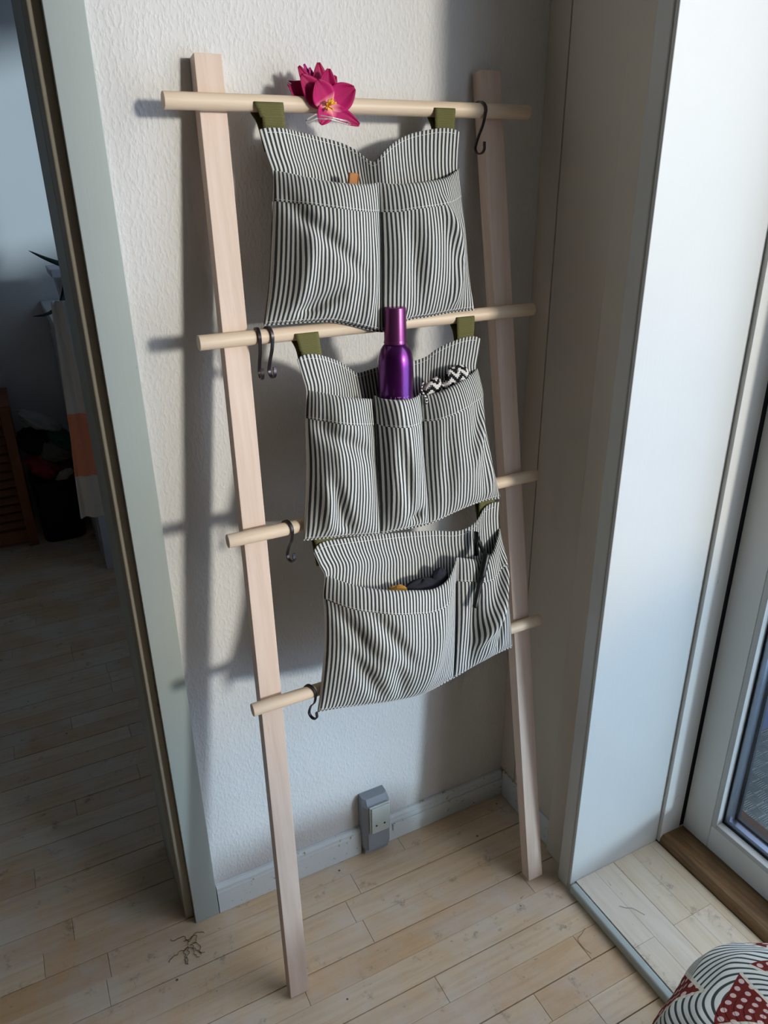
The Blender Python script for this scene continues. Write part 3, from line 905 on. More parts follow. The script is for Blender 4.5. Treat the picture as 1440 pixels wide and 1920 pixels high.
def strap(parent, org, rung, xa, xb, xa2, xb2, s_front, s_back, n_end):
    """olive webbing loop round a rung; xa..xb at the rung, xa2..xb2 where it meets the cloth"""
    path = []      # (n, s, f) with f = 0 at rung .. 1 at cloth
    R_ = RR + 0.0012
    path.append((n_end - 0.006, s_back, 1.0))
    path.append((n_end - 0.012, rung - 0.030, 0.55))
    for k in range(0, 13):
        an = math.pi * (1.0 - k / 12)
        path.append((RR + R_ * math.cos(an), rung + R_ * math.sin(an), 0.0))
    path.append((2 * RR + 0.0012, rung + (s_front - rung) * 0.35, 0.35))
    path.append((2 * RR + 0.0004, rung + (s_front - rung) * 0.7, 0.7))
    path.append((n_end + 0.001, s_front, 1.0))
    path.append((n_end - 0.001, s_front - 0.02, 1.0))
    pts = catmull([(n, s, f) for n, s, f in path], 60)
    vs_, uv_, fs = [], [], []
    L = 0
    nw = 6
    for i, p in enumerate(pts):
        if i: L += math.hypot(p.x - pts[i - 1].x, p.y - pts[i - 1].y)
        f = max(0.0, min(1.0, p.z))
        for k in range(nw + 1):
            w = k / nw
            x = (xa + (xb - xa) * w) * (1 - f) + (xa2 + (xb2 - xa2) * w) * f
            vs_.append(LW(x, p.y, p.x) - org)
            uv_.append((w * 0.04, L))
    for i in range(len(pts) - 1):
        for k in range(nw):
            a = i * (nw + 1) + k
            fs.append((a, a + 1, a + nw + 2, a + nw + 1))
    o = mesh_obj('strap', vs_, fs, 'olive', parent, smooth=True, uvs=uv_)
    md = o.modifiers.new('thickness', 'SOLIDIFY'); md.thickness = 0.0014; md.offset = 0
    o['label'] = 'olive webbing strap looped over the rung'
    return o

BAG_INFO = {
    1: dict(label='striped canvas organizer with two pockets, hanging from the top rung', rung=0,
            straps=[(0.4185, 0.4665, 0.4295, 0.4665, 1.7235, 1.685, 0.0235), (0.7445, 0.7865, 0.7445, 0.7835, 1.7225, 1.685, 0.0235)],
            folds=[[(0.05, 0.16, 0.75, 0.62, -0.007, 0.06), (0.20, 0.97, 0.55, 0.80, -0.010, 0.06), (0.30, 0.30, 0.20, 0.95, 0.006, 0.08), (0.95, 0.35, 0.85, 0.95, 0.006, 0.06)],
                   [(0.62, 0.20, 0.80, 0.60, 0.010, 0.07), (0.80, 0.60, 0.72, 0.95, 0.006, 0.07), (0.25, 0.30, 0.35, 0.90, -0.006, 0.08), (0.95, 0.22, 0.85, 0.45, -0.006, 0.05)]]),
    2: dict(label='striped canvas organizer with three pockets holding a purple bottle', rung=1,
            straps=[(0.4435, 0.4865, 0.4515, 0.4890, 1.3585, 1.325, 0.0235), (0.7675, 0.8075, 0.7675, 0.8045, 1.3565, 1.325, 0.0235)],
            folds=[[(0.02, 0.20, 0.95, 0.42, -0.008, 0.07), (0.30, 0.62, 0.55, 0.97, -0.010, 0.07), (0.15, 0.60, 0.25, 0.95, 0.005, 0.08)],
                   [(0.35, 0.25, 0.45, 0.85, -0.006, 0.10), (0.50, 0.97, 0.80, 0.88, -0.009, 0.06)],
                   [(0.90, 0.22, 0.60, 0.60, 0.008, 0.07), (0.25, 0.25, 0.20, 0.90, -0.004, 0.08), (0.95, 0.45, 0.80, 0.95, 0.005, 0.06)]]),
    3: dict(label='striped canvas organizer with one wide and one narrow pocket on the lowest rungs', rung=2,
            straps=[(0.4335, 0.4750, 0.4390, 0.4780, 1.0125, 0.975, 0.0235), (0.7960, 0.8360, 0.7990, 0.8370, 1.0165, 0.98, 0.0235)],
            folds=[[(0.03, 0.18, 0.30, 0.55, -0.007, 0.05), (0.30, 0.20, 0.55, 0.60, -0.007, 0.05), (0.15, 0.55, 0.40, 0.90, -0.007, 0.05), (0.45, 0.60, 0.55, 0.92, -0.005, 0.05), (0.80, 0.20, 0.70, 0.90, 0.006, 0.09)],
                   [(0.95, 0.10, 0.30, 0.70, 0.012, 0.09), (0.20, 0.20, 0.20, 0.90, -0.008, 0.10), (0.80, 0.60, 0.65, 0.96, -0.007, 0.06)]]),
}
for bi, d in BAGS.items():
    info = BAG_INFO[bi]
    c_ = d['bottom'][len(d['bottom']) // 2]
    org = LW(*c_)
    root = empty('pocket_organizer', org)
    tag(root, info['label'], 'organizer', 'striped canvas organizers on the ladder')
    back = Cloth(d, 0.0, (), 3 * bi, back=True)
    bp = back.build('back_panel', root, org, nu=120, nv=80, lift=0.0, phase=0.2 * bi)
    back.stitches('stitching', bp, org, 0.022 if bi != 3 else 0.03, 0.02, 0.98, 0.0010)
    for k, pd in enumerate(d['pockets']):
        cl = Cloth(pd, pd['bulge'], info['folds'][k], 3 * bi + k + 1)
        po = cl.build('pocket', root, org, nu=84, nv=72, lift=0.0016, phase=0.37 * k + 0.11 * bi)
        cl.build('pocket_hem', po, org, nu=84, nv=14, v0=-0.004, v1=pd['hem'], lift=0.0034, phase=0.37 * k + 0.11 * bi + 0.45, thick=0.0016)
        cl.stitches('stitching', po, org, pd['hem'] - 0.012, lift=0.0047)
        cl.stitches('stitching', po, org, 0.985, lift=0.0030, step=0.0046)
    for sp_ in info['straps']:
        strap(root, org, RUNGS[info['rung']], *sp_)

# ================================================================== s-hooks
def s_hook(label, x, rung, yaw=0.0, drop=0.060):
    ctr = LW(x, rung, RR)
    root = empty('s_hook', ctr, (0, 0, yaw))
    tag(root, label, 'hook', 'dark steel hooks on the ladder rungs')
    r1 = RR + 0.0024
    pts = []
    for k in range(0, 25):
        an = math.radians(212 - k * (212 + 18) / 24)
        pts.append((r1 * math.cos(an), r1 * math.sin(an)))
    lx, ly, lr = 0.004, -drop, 0.0105
    pts.append((0.0095, -0.022)); pts.append((0.000, -drop + 0.018)); 
    for k in range(0, 17):
        an = math.radians(180 + k * 198 / 16)
        pts.append((lx + lr * math.cos(an), ly + lr * math.sin(an)))
    pts.append((lx + lr - 0.0006, ly + 0.0095))
    P = catmull([(a, b, 0) for a, b in pts], 70)
    hw, ht = 0.0030, 0.0013
    vs_, fs = [], []
    for i, p in enumerate(P):
        tg = (P[min(i + 1, 69)] - P[max(i - 1, 0)]).normalized()
        nx, ny = -tg.y, tg.x
        for (sx_, st_) in ((-1, -1), (1, -1), (1, 1), (-1, 1)):
            vs_.append((sx_ * hw, -(p.x + nx * ht * st_), p.y + ny * ht * st_))
    for i in range(69):
        for k in range(4):
            k2 = (k + 1) % 4
            fs.append((i * 4 + k, i * 4 + k2, (i + 1) * 4 + k2, (i + 1) * 4 + k))
    fs.append((3, 2, 1, 0)); fs.append((276, 277, 278, 279))
    o = mesh_obj('bent_bar', vs_, fs, 'steel', root)
    auto_smooth(o, 50)
    md = o.modifiers.new('edge', 'BEVEL'); md.width = 0.0005; md.segments = 2
    return root
s_hook('dark steel hook on the top rung beside the right ladder leg', 0.8465, RUNGS[0], 0.35)
s_hook('dark steel hook nearest the left leg, left one of the pair on the second rung', 0.3815, RUNGS[1], -0.05)
s_hook('dark steel hook nearest the olive strap, right one of the pair on the second rung', 0.4005, RUNGS[1], 0.18)
s_hook('dark steel hook alone on the third rung left of the middle organizer', 0.3930, RUNGS[2], 0.30, 0.056)
s_hook('dark steel hook alone on the bottom rung left of the lowest organizer', 0.3985, RUNGS[3], 0.45, 0.052)

# ================================================================== bottle
bt = LW(0.6215, 1.352, 0.049)
bot = empty('spray_bottle', (bt.x, bt.y, bt.z - 0.19))
tag(bot, 'purple metallic bottle with mauve cap in the middle pocket', 'bottle')
z0 = 0.19 - 0.008
body = lathe('body', [(0.026, 0.0), (0.0315, 0.004), (0.0325, 0.010), (0.0325, z0 - 0.018), (0.0318, z0 - 0.006), (0.0300, z0 + 0.004), (0.0265, z0 + 0.013), (0.0225, z0 + 0.019), (0.0200, z0 + 0.0215), (0.0190, z0 + 0.0225)], 'purple', bot, 56)
cap = lathe('cap', [(0.0203, z0 + 0.0225), (0.0210, z0 + 0.0235), (0.0210, z0 + 0.026), (0.0204, z0 + 0.0285), (0.0202, z0 + 0.030), (0.0193, z0 + 0.083), (0.0186, z0 + 0.0855), (0.0170, z0 + 0.0866), (0.0010, z0 + 0.0866)], 'mauve', bot, 56)
auto_smooth(body, 40); auto_smooth(cap, 30)
fc = bpy.data.curves.new('lettering', 'FONT')
fc.body = 'LITAS'
fc.size = 0.0125; fc.extrude = 0.00005; fc.align_x = 'CENTER'; fc.space_character = 1.25; fc.resolution_u = 3
tmp = bpy.data.objects.new('lettering_source', fc)
COL.objects.link(tmp)
dg = bpy.context.evaluated_depsgraph_get()
me = bpy.data.meshes.new_from_object(tmp.evaluated_get(dg))
bpy.data.objects.remove(tmp)
RB = 0.0327
for v_ in me.vertices:
    x, y, z = v_.co
    an = -math.pi / 2 + (x - 0.004) / RB - 0.10
    v_.co = ((RB + z) * math.cos(an), (RB + z) * math.sin(an), y)
lt = bpy.data.objects.new('lettering', me)
me.materials.clear(); me.materials.append(M['bottletext'])
COL.objects.link(lt); lt.parent = body; lt.location = (0, 0, 0.1062)

# ================================================================== things in the pockets
def blob(name, verts_fn, nu, nv, mat, parent=None, uvs=True):
    vs_, fs, uv_ = [], [], []
    for j in range(nv + 1):
        for i in range(nu):
            vs_.append(verts_fn(i / nu, j / nv)); uv_.append((i / nu, j / nv))
    for j in range(nv):
        for i in range(nu):
            i2 = (i + 1) % nu
            fs.append((j * nu + i, j * nu + i2, (j + 1) * nu + i2, (j + 1) * nu + i))
    fs.append(tuple(range(nu))[::-1]); fs.append(tuple(nv * nu + i for i in range(nu)))
    return mesh_obj(name, vs_, fs, mat, parent, smooth=True, uvs=uv_)

# black and white patterned cloth: stepped zigzag motif
t = NT('black_white_step_pattern')
tc = t.coord('Object', (1, 1, 1))
sn = t.n('ShaderNodeVectorMath', operation='SNAP'); sn.inputs[1].default_value = (0.0030, 0.0030, 0.0030)
t.l(tc, sn.inputs[0])
se = t.n('ShaderNodeSeparateXYZ'); t.l(sn.outputs[0], se.inputs[0])
zig = t.math('PINGPONG', t.math('ADD', se.outputs[0], t.math('MULTIPLY', se.outputs[1], 0.6)), 0.011)
k_ = t.math('FRACT', t.math('DIVIDE', t.math('ADD', zig, t.math('MULTIPLY', se.outputs[2], 1.0)), 0.0165))
c = t.mix(t.maprange(k_, 0.49, 0.51), srgb(26, 26, 28), srgb(214, 208, 202))
M['bw'] = t.fin(c, 0.85, spec=0.15)
cp = LW(0.728, 1.262, 0.036)
def scarf(u, v):
    # bent roll: v along the roll, u around it
    a = 2 * math.pi * u
    L_ = (v - 0.5) * 0.104
    cx = L_
    cz = 0.0 + 0.016 * math.sin(2.0 * (v - 0.35)) * 1.0 - 0.020 * math.exp(-((v - 0.43) / 0.07) ** 2)
    r = 0.021 * (max(0.02, 1 - abs(2 * v - 1) ** 5)) ** 0.5 * (1 + 0.10 * math.sin(3 * a + 5 * v))
    if abs(v - 0.43) < 0.08: r *= 0.88
    z = cz + r * 1.15 * math.sin(a)
    if math.sin(a) < 0: z = cz + r * 2.2 * math.sin(a)
    return (cx, 0.55 * r * math.cos(a), z)
o = blob('folded_cloth', scarf, 40, 60, 'bw')
o.location = cp + Vector((0, 0, 0.014))
tag(o, 'black and white step-patterned folded cloth in the right pocket beside the bottle', 'cloth')
# twisted cord with dark and light beads hanging over the pocket seam
t = NT('black_white_twist')
w_ = t.n('ShaderNodeTexWave'); w_.inputs['Scale'].default_value = 55; w_.bands_direction = 'Z'
t.l(t.coord('Object'), w_.inputs[0])
M['twist'] = t.fin(t.mix(t.maprange(w_.outputs['Fac'], 0.45, 0.55), srgb(30, 30, 32), srgb(226, 222, 216)), 0.5)
c0 = LW(0.6735, 1.275, 0.047)
o = tube('zip_cord', [Vector(p) for p in ((0.003, 0.002, 0.016), (-0.002, -0.001, 0.012), (-0.005, -0.003, 0.003), (-0.001, -0.006, -0.006), (0.003, -0.0075, -0.012), (0.004, -0.0085, -0.019), (0.002, -0.009, -0.024))], [0.0012, 0.0016, 0.0017, 0.0019, 0.0018, 0.0022, 0.0012], 'twist', None, 8)
o.location = c0
tag(o, 'short twisted black and white cord at the seam right of the bottle', 'cord')

# tan leather tab in the upper organizer
M['tan'] = plain('tan_leather', srgb(178, 116, 58), 0.6, var=0.15, scale=200)
tb = LW(0.572, 1.600, 0.022)
root = empty('leather_case', tb, (0.10, 0.06, 0))
tag(root, 'tan leather case corner peeking out of the upper left pocket', 'case')
box('case_body', -0.009, 0.007, -0.004, 0.004, -0.06, 0.052, 'tan', root, bevel=0.0015)
box('case_edge', 0.0072, 0.0090, -0.0045, 0.0045, -0.06, 0.0505, 'tan', root, bevel=0.0006)

# dark bundle in the lowest organizer
M['darkcloth'] = plain('dark_navy_knit', srgb(34, 36, 44), 0.95, var=0.35, scale=180, bump=0.5)
M['ochre'] = plain('ochre_knit', srgb(176, 128, 48), 0.9, var=0.5, scale=90, bump=0.4)
bc = LW(0.636, 0.873, 0.036)
root = empty('glove_bundle', bc)
tag(root, 'dark knitted bundle with an ochre edge in the wide lowest pocket', 'bundle')
def bun(cx, cz, rx, ry, rz, sd):
    def f(u, v):
        a = 2 * math.pi * u; b = math.pi * (v * 0.96 + 0.02)
        k = 1 + 0.14 * noise.noise(Vector((math.cos(a) * 2 + sd, math.sin(a) * 2, b * 1.5)))
        return (cx + rx * k * math.sin(b) * math.cos(a), ry * k * math.sin(b) * math.sin(a), cz + rz * k * math.cos(b))
    return f
blob('dark_fold', bun(0.012, -0.010, 0.062, 0.017, 0.042, 1), 32, 20, 'darkcloth', root)
blob('dark_tip', bun(0.052, 0.018, 0.020, 0.010, 0.028, 5), 24, 16, 'darkcloth', root)
blob('ochre_fold', bun(-0.045, -0.004, 0.032, 0.013, 0.036, 3), 28, 16, 'ochre', root)

# black pen clipped to the narrow pocket
M['black'] = plain('black_plastic', srgb(24, 24, 26), 0.35, var=0.1)
pa = LW(0.7860, 0.934, 0.066); pb = LW(0.7420, 0.831, 0.080)
root = empty('pen', pb)
tag(root, 'black pen clipped to the narrow pocket of the lowest organizer', 'pen')
ax = pa - pb
tube('barrel', [ax * 0.0, ax * 0.03, ax * 0.55], [0.0048, 0.0054, 0.0054], 'black', root, 18)
tube('cap', [ax * 0.552, ax * 0.60, ax * 0.97, ax * 1.0], [0.0062, 0.0072, 0.0080, 0.0070], 'black', root, 18)
cl0 = LW(0.7790, 0.975, 0.042) - pb; cl1 = LW(0.7755, 0.925, 0.0425) - pb
tube('clip', [ax * 0.98, ax * 0.99 + NO * -0.012, cl0 * 0.5 + ax * 0.5 + NO * -0.010, cl0, cl1], [0.0035, 0.0035, 0.0045, 0.0050, 0.0042], 'black', root, 10)

# ================================================================== flower clip
fcn = LW(0.5395, 1.7505, 0.031)
flw = empty('flower_clip', fcn)
tag(flw, 'magenta fabric flower with yellow centre clipped on the top rung', 'flower')
def petal(name, ang, length, width, tilt, mat='petal', curl=0.25, y_off=0.0, shape=0.55, notch=0.0):
    """ang: degrees clockwise from straight up seen from the room; tilt: lean towards the room"""
    a = math.radians(ang)
    d = Vector((math.sin(a), 0, math.cos(a)))
    sd = Vector((math.cos(a), 0, -math.sin(a)))
    out = Vector((0, -1, 0))
    nu, nv = 10, 16
    vs_, uv_, fs = [], [], []
    for j in range(nv + 1):
        v = j / nv
        w = width * 0.5 * (math.sin(math.pi * min(1, v ** shape * 0.92 + 0.06)) ** 0.8) + 0.0012
        for i in range(nu + 1):
            u = 2 * i / nu - 1
            vv = v - notch * abs(math.sin(u * 4)) * v ** 4
            lean = math.sin(tilt) * length * vv * (1 - 0.45 * vv)
            cup = -curl * w * (1 - u * u) * 0.9 + 0.0010 * math.sin(9 * u + 3 * v) * v
            p = d * (length * vv * math.cos(tilt * 0.6)) + sd * (u * w) + out * (lean + cup + y_off)
            vs_.append(p); uv_.append((u * 0.5 + 0.5, v))
    for j in range(nv):
        for i in range(nu):
            k = j * (nu + 1) + i
            fs.append((k, k + 1, k + nu + 2, k + nu + 1))
    o = mesh_obj(name, vs_, fs, mat, flw, smooth=True, uvs=uv_)
    md = o.modifiers.new('thickness', 'SOLIDIFY'); md.thickness = 0.0006; md.offset = 0
    return o
petal('petal', -24, 0.0672, 0.0126, -0.25, 'petal_pink', y_off=-0.014)
petal('petal', -19, 0.0596, 0.0149, -0.25, 'petal_pink', y_off=-0.012)
petal('petal', -33, 0.0689, 0.0230, -0.25, y_off=-0.012, shape=0.8)
petal('petal', -60, 0.0680, 0.0400, -0.25, y_off=-0.010, shape=0.8, notch=0.1)
petal('petal', -44, 0.0600, 0.0360, 0.125, y_off=-0.006, shape=0.8)
petal('petal', 17, 0.0504, 0.0207, -0.25, y_off=-0.010, shape=0.9)
petal('petal', 28, 0.0521, 0.0218, -0.25, y_off=-0.008, shape=0.9)
petal('petal', -5, 0.0638, 0.0322, -0.25, y_off=-0.006, shape=0.75)
petal('petal', 4, 0.0529, 0.0333, 0.15, y_off=0.0, shape=0.75, curl=0.5)
petal('petal', -30, 0.0420, 0.0391, 0.45, y_off=0.002, shape=0.85)
petal('petal', 60, 0.0540, 0.0400, 0.4, y_off=0.0, shape=1.0)
petal('petal', 117, 0.0600, 0.0210, 0.3, y_off=0.0, shape=0.8)
petal('petal', 214, 0.0340, 0.0260, 0.5, y_off=0.004, shape=0.8)
sr = random.Random(5)
for k in range(14):
    a = math.radians(sr.uniform(-60, 60)); ln = sr.uniform(0.006, 0.013)
    e = Vector((math.sin(a) * ln, -0.012 - sr.uniform(0, 0.006), math.cos(a) * ln * sr.choice((1, 0.6, -0.5))))
    tube('stamen', [(0, -0.001, 0), e * 0.6, e], [0.0009, 0.0009, 0.0017], 'stamen', flw, 7)
tube('clip_bar', [(-0.040, -0.006, -0.022), (-0.036, -0.008, -0.019), (-0.024, -0.009, -0.013), (0, -0.008, -0.016), (0.03, -0.008, -0.021), (0.042, -0.006, -0.026)], 0.0014, 'clear', flw, 8)
tube('clip_bar', [(-0.040, -0.006, -0.022), (-0.037, -0.010, -0.025), (-0.024, -0.011, -0.019), (0, -0.010, -0.019), (0.03, -0.010, -0.026), (0.042, -0.006, -0.026)], 0.0014, 'clear', flw, 8)

# ================================================================== wall socket
M['socket'] = painted('grey_painted_plastic', srgb(146, 152, 160), srgb(110, 112, 116), 0.72, 0.4)
M['socket_plate'] = plain('aged_grey_white_plastic', srgb(190, 196, 190), 0.4, var=0.05)
so = empty('wall_socket', (0.616, 1.3245, 0.0))
tag(so, 'grey surface-mounted wall socket above the baseboard', 'socket')
bm = bmesh.new()
w, dp = 0.0365, 0.044
# housing with chamfered top and sides
prof = [(-w, 0), (-w, -0.030), (-w + 0.008, -dp), (w - 0.008, -dp), (w, -0.034), (w, 0)]
lo = [bm.verts.new((x, y, 0.034)) for x, y in prof]
mi = [bm.verts.new((x, y, 0.176)) for x, y in prof]
hi = [bm.verts.new((x * 0.92, y * 0.62, 0.192)) for x, y in prof]
for a, b in ((lo, mi), (mi, hi)):
    for k in range(6):
        bm.faces.new((a[k], a[(k + 1) % 6], b[(k + 1) % 6], b[k]))
bm.faces.new(lo); bm.faces.new(hi)
hs = bm_obj('housing', bm, 'socket', so)
box('housing_foot', -0.033, 0.034, -0.030, -0.0005, 0.008, 0.0338, 'socket', so, bevel=0.002)
fp = box('cover_frame', -0.026, 0.031, -0.0500, -0.0442, 0.094, 0.182, 'socket_plate', so, bevel=0.0025, seg=3)
cp_ = box('cover_plate', -0.0225, 0.0285, -0.0535, -0.0502, 0.0965, 0.1795, 'socket_plate', so, bevel=0.0012)
for (x, z) in ((-0.010, 0.121), (0.013, 0.121)):
    bm = bmesh.new()
    bmesh.ops.create_cone(bm, cap_ends=True, segments=16, radius1=0.0026, radius2=0.0026, depth=0.0008,
                          matrix=Matrix.Translation((x, -0.0538, z)) @ Matrix.Rotation(math.pi / 2, 4, 'X'))
    bm_obj('pin_hole', bm, 'dark', cp_)

# ================================================================== the next room
M['cabinet'] = plain('white_lacquer', srgb(206, 206, 212), 0.4, var=0.02)
cab = empty('cabinet', (0.86, 3.72, 0), (0, 0, 0.0))
tag(cab, 'tall white cabinet under the plant in the next room', 'cabinet')
box('cabinet_body', -0.64, 0.33, -0.42, 0.42, 0.0, 1.075, 'cabinet', cab, bevel=0.003)
box('cabinet_top', -0.665, 0.335, -0.44, 0.425, 1.0755, 1.115, 'cabinet', cab, bevel=0.006, seg=3)
box('side_panel', -0.6455, -0.6405, -0.36, 0.36, 0.12, 0.98, 'cabinet', cab, bevel=0.002)
lp = []
for k in range(17):
    a = math.pi * (0.5 + k / 16)
    lp.append((0.206 + 0.0 * k, 3.42 + 0.10 * math.cos(a), 0.90 + 0.11 * math.sin(a)))
o = tube('cable', [(p[0] - 0.2, p[1] - 3.42, p[2] - 0.9) for p in lp], 0.006, 'rubber', None, 8)
o.location = (0.205, 3.42, 0.9)
tag(o, 'dark loop of cable hanging at the white cabinet side', 'cable')

pot = empty('planter', (0.335, 3.52, 1.1155))
tag(pot, 'white planter with a wide rim on the white cabinet', 'planter')
def square_pot(name, h0, h1, r0, r1, mat):
    bm = bmesh.new()
    def ring(r, z): return [bm.verts.new((sx_ * r, sy_ * r, z)) for sx_, sy_ in ((-1, -1), (1, -1), (1, 1), (-1, 1))]
    a = ring(r0, h0); b = ring(r1, h1); c = ring(r1 - 0.008, h1); d = ring(r0 - 0.006, h0 + 0.01)
    for p, q in ((a, b), (b, c), (c, d)):
        for k in range(4): bm.faces.new((p[k], p[(k + 1) % 4], q[(k + 1) % 4], q[k]))
    bm.faces.new(a[::-1]); bm.faces.new(d)
    bmesh.ops.recalc_face_normals(bm, faces=bm.faces[:])
    bmesh.ops.bevel(bm, geom=bm.edges[:], offset=0.003, segments=2, affect='EDGES')
    return bm_obj(name, bm, mat, pot)
square_pot('pot_body', 0.0, 0.185, 0.075, 0.098, 'cabinet')
square_pot('pot_rim', 0.172, 0.205, 0.112, 0.116, 'cabinet')
M['leafg'] = plain('dark_green_leaf', srgb(40, 62, 54), 0.45, var=0.25, scale=20)
M['soil'] = plain('soil', srgb(52, 40, 32), 0.95)
box('soil', -0.07, 0.07, -0.07, 0.07, 0.150, 0.168, 'soil', pot)
pl = empty('spiky_plant', (0.335, 3.52, 1.283))
tag(pl, 'dark spiky-leaved plant growing out of the white planter', 'plant')
def blade(pts, w):
    P = catmull(pts, 18)
    vs_, fs = [], []
    for i, p in enumerate(P):
        f = i / 17
        ww = w * (1 - f) ** 0.7 * (0.6 + 0.4 * min(1, f * 5)) + 0.0008
        d = (P[min(i + 1, 17)] - P[max(i - 1, 0)]).normalized()
        sd = d.cross(Vector((0.0, 1.0, 0.15))).normalized()
        n_ = d.cross(sd)
        vs_ += [p - sd * ww, p + n_ * ww * 0.35, p + sd * ww, p - n_ * ww * 0.25]
    for i in range(17):
        for k in range(4):
            k2 = (k + 1) % 4
            fs.append((i * 4 + k, i * 4 + k2, i * 4 + 4 + k2, i * 4 + 4 + k))
    fs.append((3, 2, 1, 0)); fs.append((68, 69, 70, 71))
    return mesh_obj('leaf', vs_, fs, 'leafg', pl, smooth=True)
blade([(0.0, 0, -0.02), (-0.02, -0.03, 0.035), (-0.07, -0.07, 0.055), (-0.13, -0.11, 0.085), (-0.18, -0.13, 0.115)], 0.016)
blade([(0.0, -0.02, -0.02), (-0.03, -0.08, 0.03), (-0.06, -0.13, -0.01), (-0.10, -0.16, -0.09), (-0.16, -0.18, -0.125), (-0.215, -0.18, -0.13)], 0.020)
blade([(0.02, 0, -0.02), (0.05, -0.05, 0.06), (0.12, -0.09, 0.09)], 0.018)
blade([(0.0, 0.02, -0.02), (0.02, 0.03, 0.08), (0.06, 0.05, 0.16)], 0.018)

# towel hanging on a hook behind the door lining
t = NT('white_peach_towel')
sz = t.n('ShaderNodeSeparateXYZ'); t.l(t.coord('UV'), sz.inputs[0])
ter = t.noise(t.geo_pos(), 420, 2)
band = t.math('MULTIPLY', t.maprange(sz.outputs[1], 0.205, 0.21), t.maprange(sz.outputs[1], 0.505, 0.51, 1.0, 0.0))
c = t.mix(band, srgb(206, 204, 202), srgb(222, 146, 118))
M['towel'] = t.fin(c, 0.95, t.bump(ter, 0.4, 0.002), spec=0.1)
tw = empty('towel', (0.1225, 1.735, 0.908))
tw.scale = (0.887, 0.887, 0.887)
tag(tw, 'white hanging towel with a peach band beside the door lining', 'towel')
vs_, fs, uv_ = [], [], []
NU, NV = 40, 50
for j in range(NV + 1):
    v = j / NV
    for i in range(NU + 1):
        u = i / NU
        gather = 1 - 0.45 * max(0, (v - 0.3) / 0.7) ** 1.3
        x = -0.045 + 0.022 * v + (u * 0.17) * gather
        y = 0.012 * math.sin(u * 13 + 1) * (0.6 + 0.4 * (1 - v)) + 0.006 * math.sin(u * 29 + 4 * v)
        z = v * 0.56 + 0.006 * math.sin(u * 5) * (1 - v) - (0.012 if u > 0.5 else 0) * 0
        vs_.append((x, y, z)); uv_.append((u, v))
for j in range(NV):
    for i in range(NU):
        a = j * (NU + 1) + i
        fs.append((a, a + 1, a + NU + 2, a + NU + 1))
o = mesh_obj('towel_cloth', vs_, fs, 'towel', tw, smooth=True, uvs=uv_)
md = o.modifiers.new('thickness', 'SOLIDIFY'); md.thickness = 0.005
tube('towel_hook', [(0.03, -0.168, 0.575), (0.03, -0.06, 0.575), (0.03, -0.01, 0.560), (0.03, 0.012, 0.575)], 0.006, 'steel', tw, 8)

# louvred wooden crate
M['brownwood'] = plain('brown_stained_pine', srgb(142, 84, 52), 0.55, var=0.2, scale=14)
cr = empty('slatted_box', (-0.26, 3.90, 0))
tag(cr, 'brown slatted wooden box beside the laundry in the next room', 'box')
for xx in (-0.215, 0.175):
    box('post', xx, xx + 0.045, -0.16, -0.12, 0, 0.69, 'brownwood', cr, bevel=0.003)
    box('post', xx, xx + 0.045, 0.16, 0.20, 0, 0.69, 'brownwood', cr, bevel=0.003)
box('top_board', -0.23, 0.224, -0.175, 0.21, 0.6905, 0.715, 'brownwood', cr, bevel=0.003)
box('rail', -0.169, 0.174, -0.155, -0.125, 0.62, 0.69, 'brownwood', cr, bevel=0.002)
box('rail', -0.169, 0.174, -0.155, -0.125, 0.03, 0.09, 'brownwood', cr, bevel=0.002)
for k in range(12):
    z = 0.105 + k * 0.0425
    bm = bmesh.new()
    bm_box(bm, -0.169, 0.174, -0.016, 0.016, -0.003, 0.003)
    o = bm_obj('slat', bm, 'brownwood', cr)
    o.location = (0, -0.140, z + 0.012); o.rotation_euler = (math.radians(38), 0, 0)
box('back_board', -0.169, 0.174, 0.165, 0.18, 0.03, 0.69, 'brownwood', cr)

# laundry basket with clothes
M['basketblack'] = plain('black_basket_fabric', srgb(22, 22, 28), 0.9)
bk = empty('laundry_basket', (0.088, 3.86, 0))
tag(bk, 'black laundry basket standing between slatted box and cabinet', 'basket')
bm = bmesh.new()
def rring(bm, rx, ry, z, n=28):
    return [bm.verts.new((rx * math.copysign(abs(math.cos(a)) ** 0.5, math.cos(a)), ry * math.copysign(abs(math.sin(a)) ** 0.5, math.sin(a)), z)) for a in [2 * math.pi * k / n for k in range(n)]]
rs = [rring(bm, 0.100, 0.13, 0.0), rring(bm, 0.106, 0.135, 0.15), rring(bm, 0.110, 0.14, 0.31), rring(bm, 0.105, 0.134, 0.31), rring(bm, 0.095, 0.125, 0.02)]
for a, b in zip(rs, rs[1:]):
    for k in range(28): bm.faces.new((a[k], a[(k + 1) % 28], b[(k + 1) % 28], b[k]))
bm.faces.new(rs[0]); bm.faces.new(rs[-1])
bm_obj('basket_wall', bm, 'basketblack', bk, smooth=True)
bm = bmesh.new()
a = rring(bm, 0.114, 0.144, 0.298); b = rring(bm, 0.114, 0.144, 0.318); c1 = rring(bm, 0.103, 0.132, 0.318); d1 = rring(bm, 0.103, 0.132, 0.298)
for p, q in ((a, b), (b, c1), (c1, d1), (d1, a)):
    for k in range(28): bm.faces.new((p[k], p[(k + 1) % 28], q[(k + 1) % 28], q[k]))
bm_obj('basket_rim', bm, 'basketblack', bk)
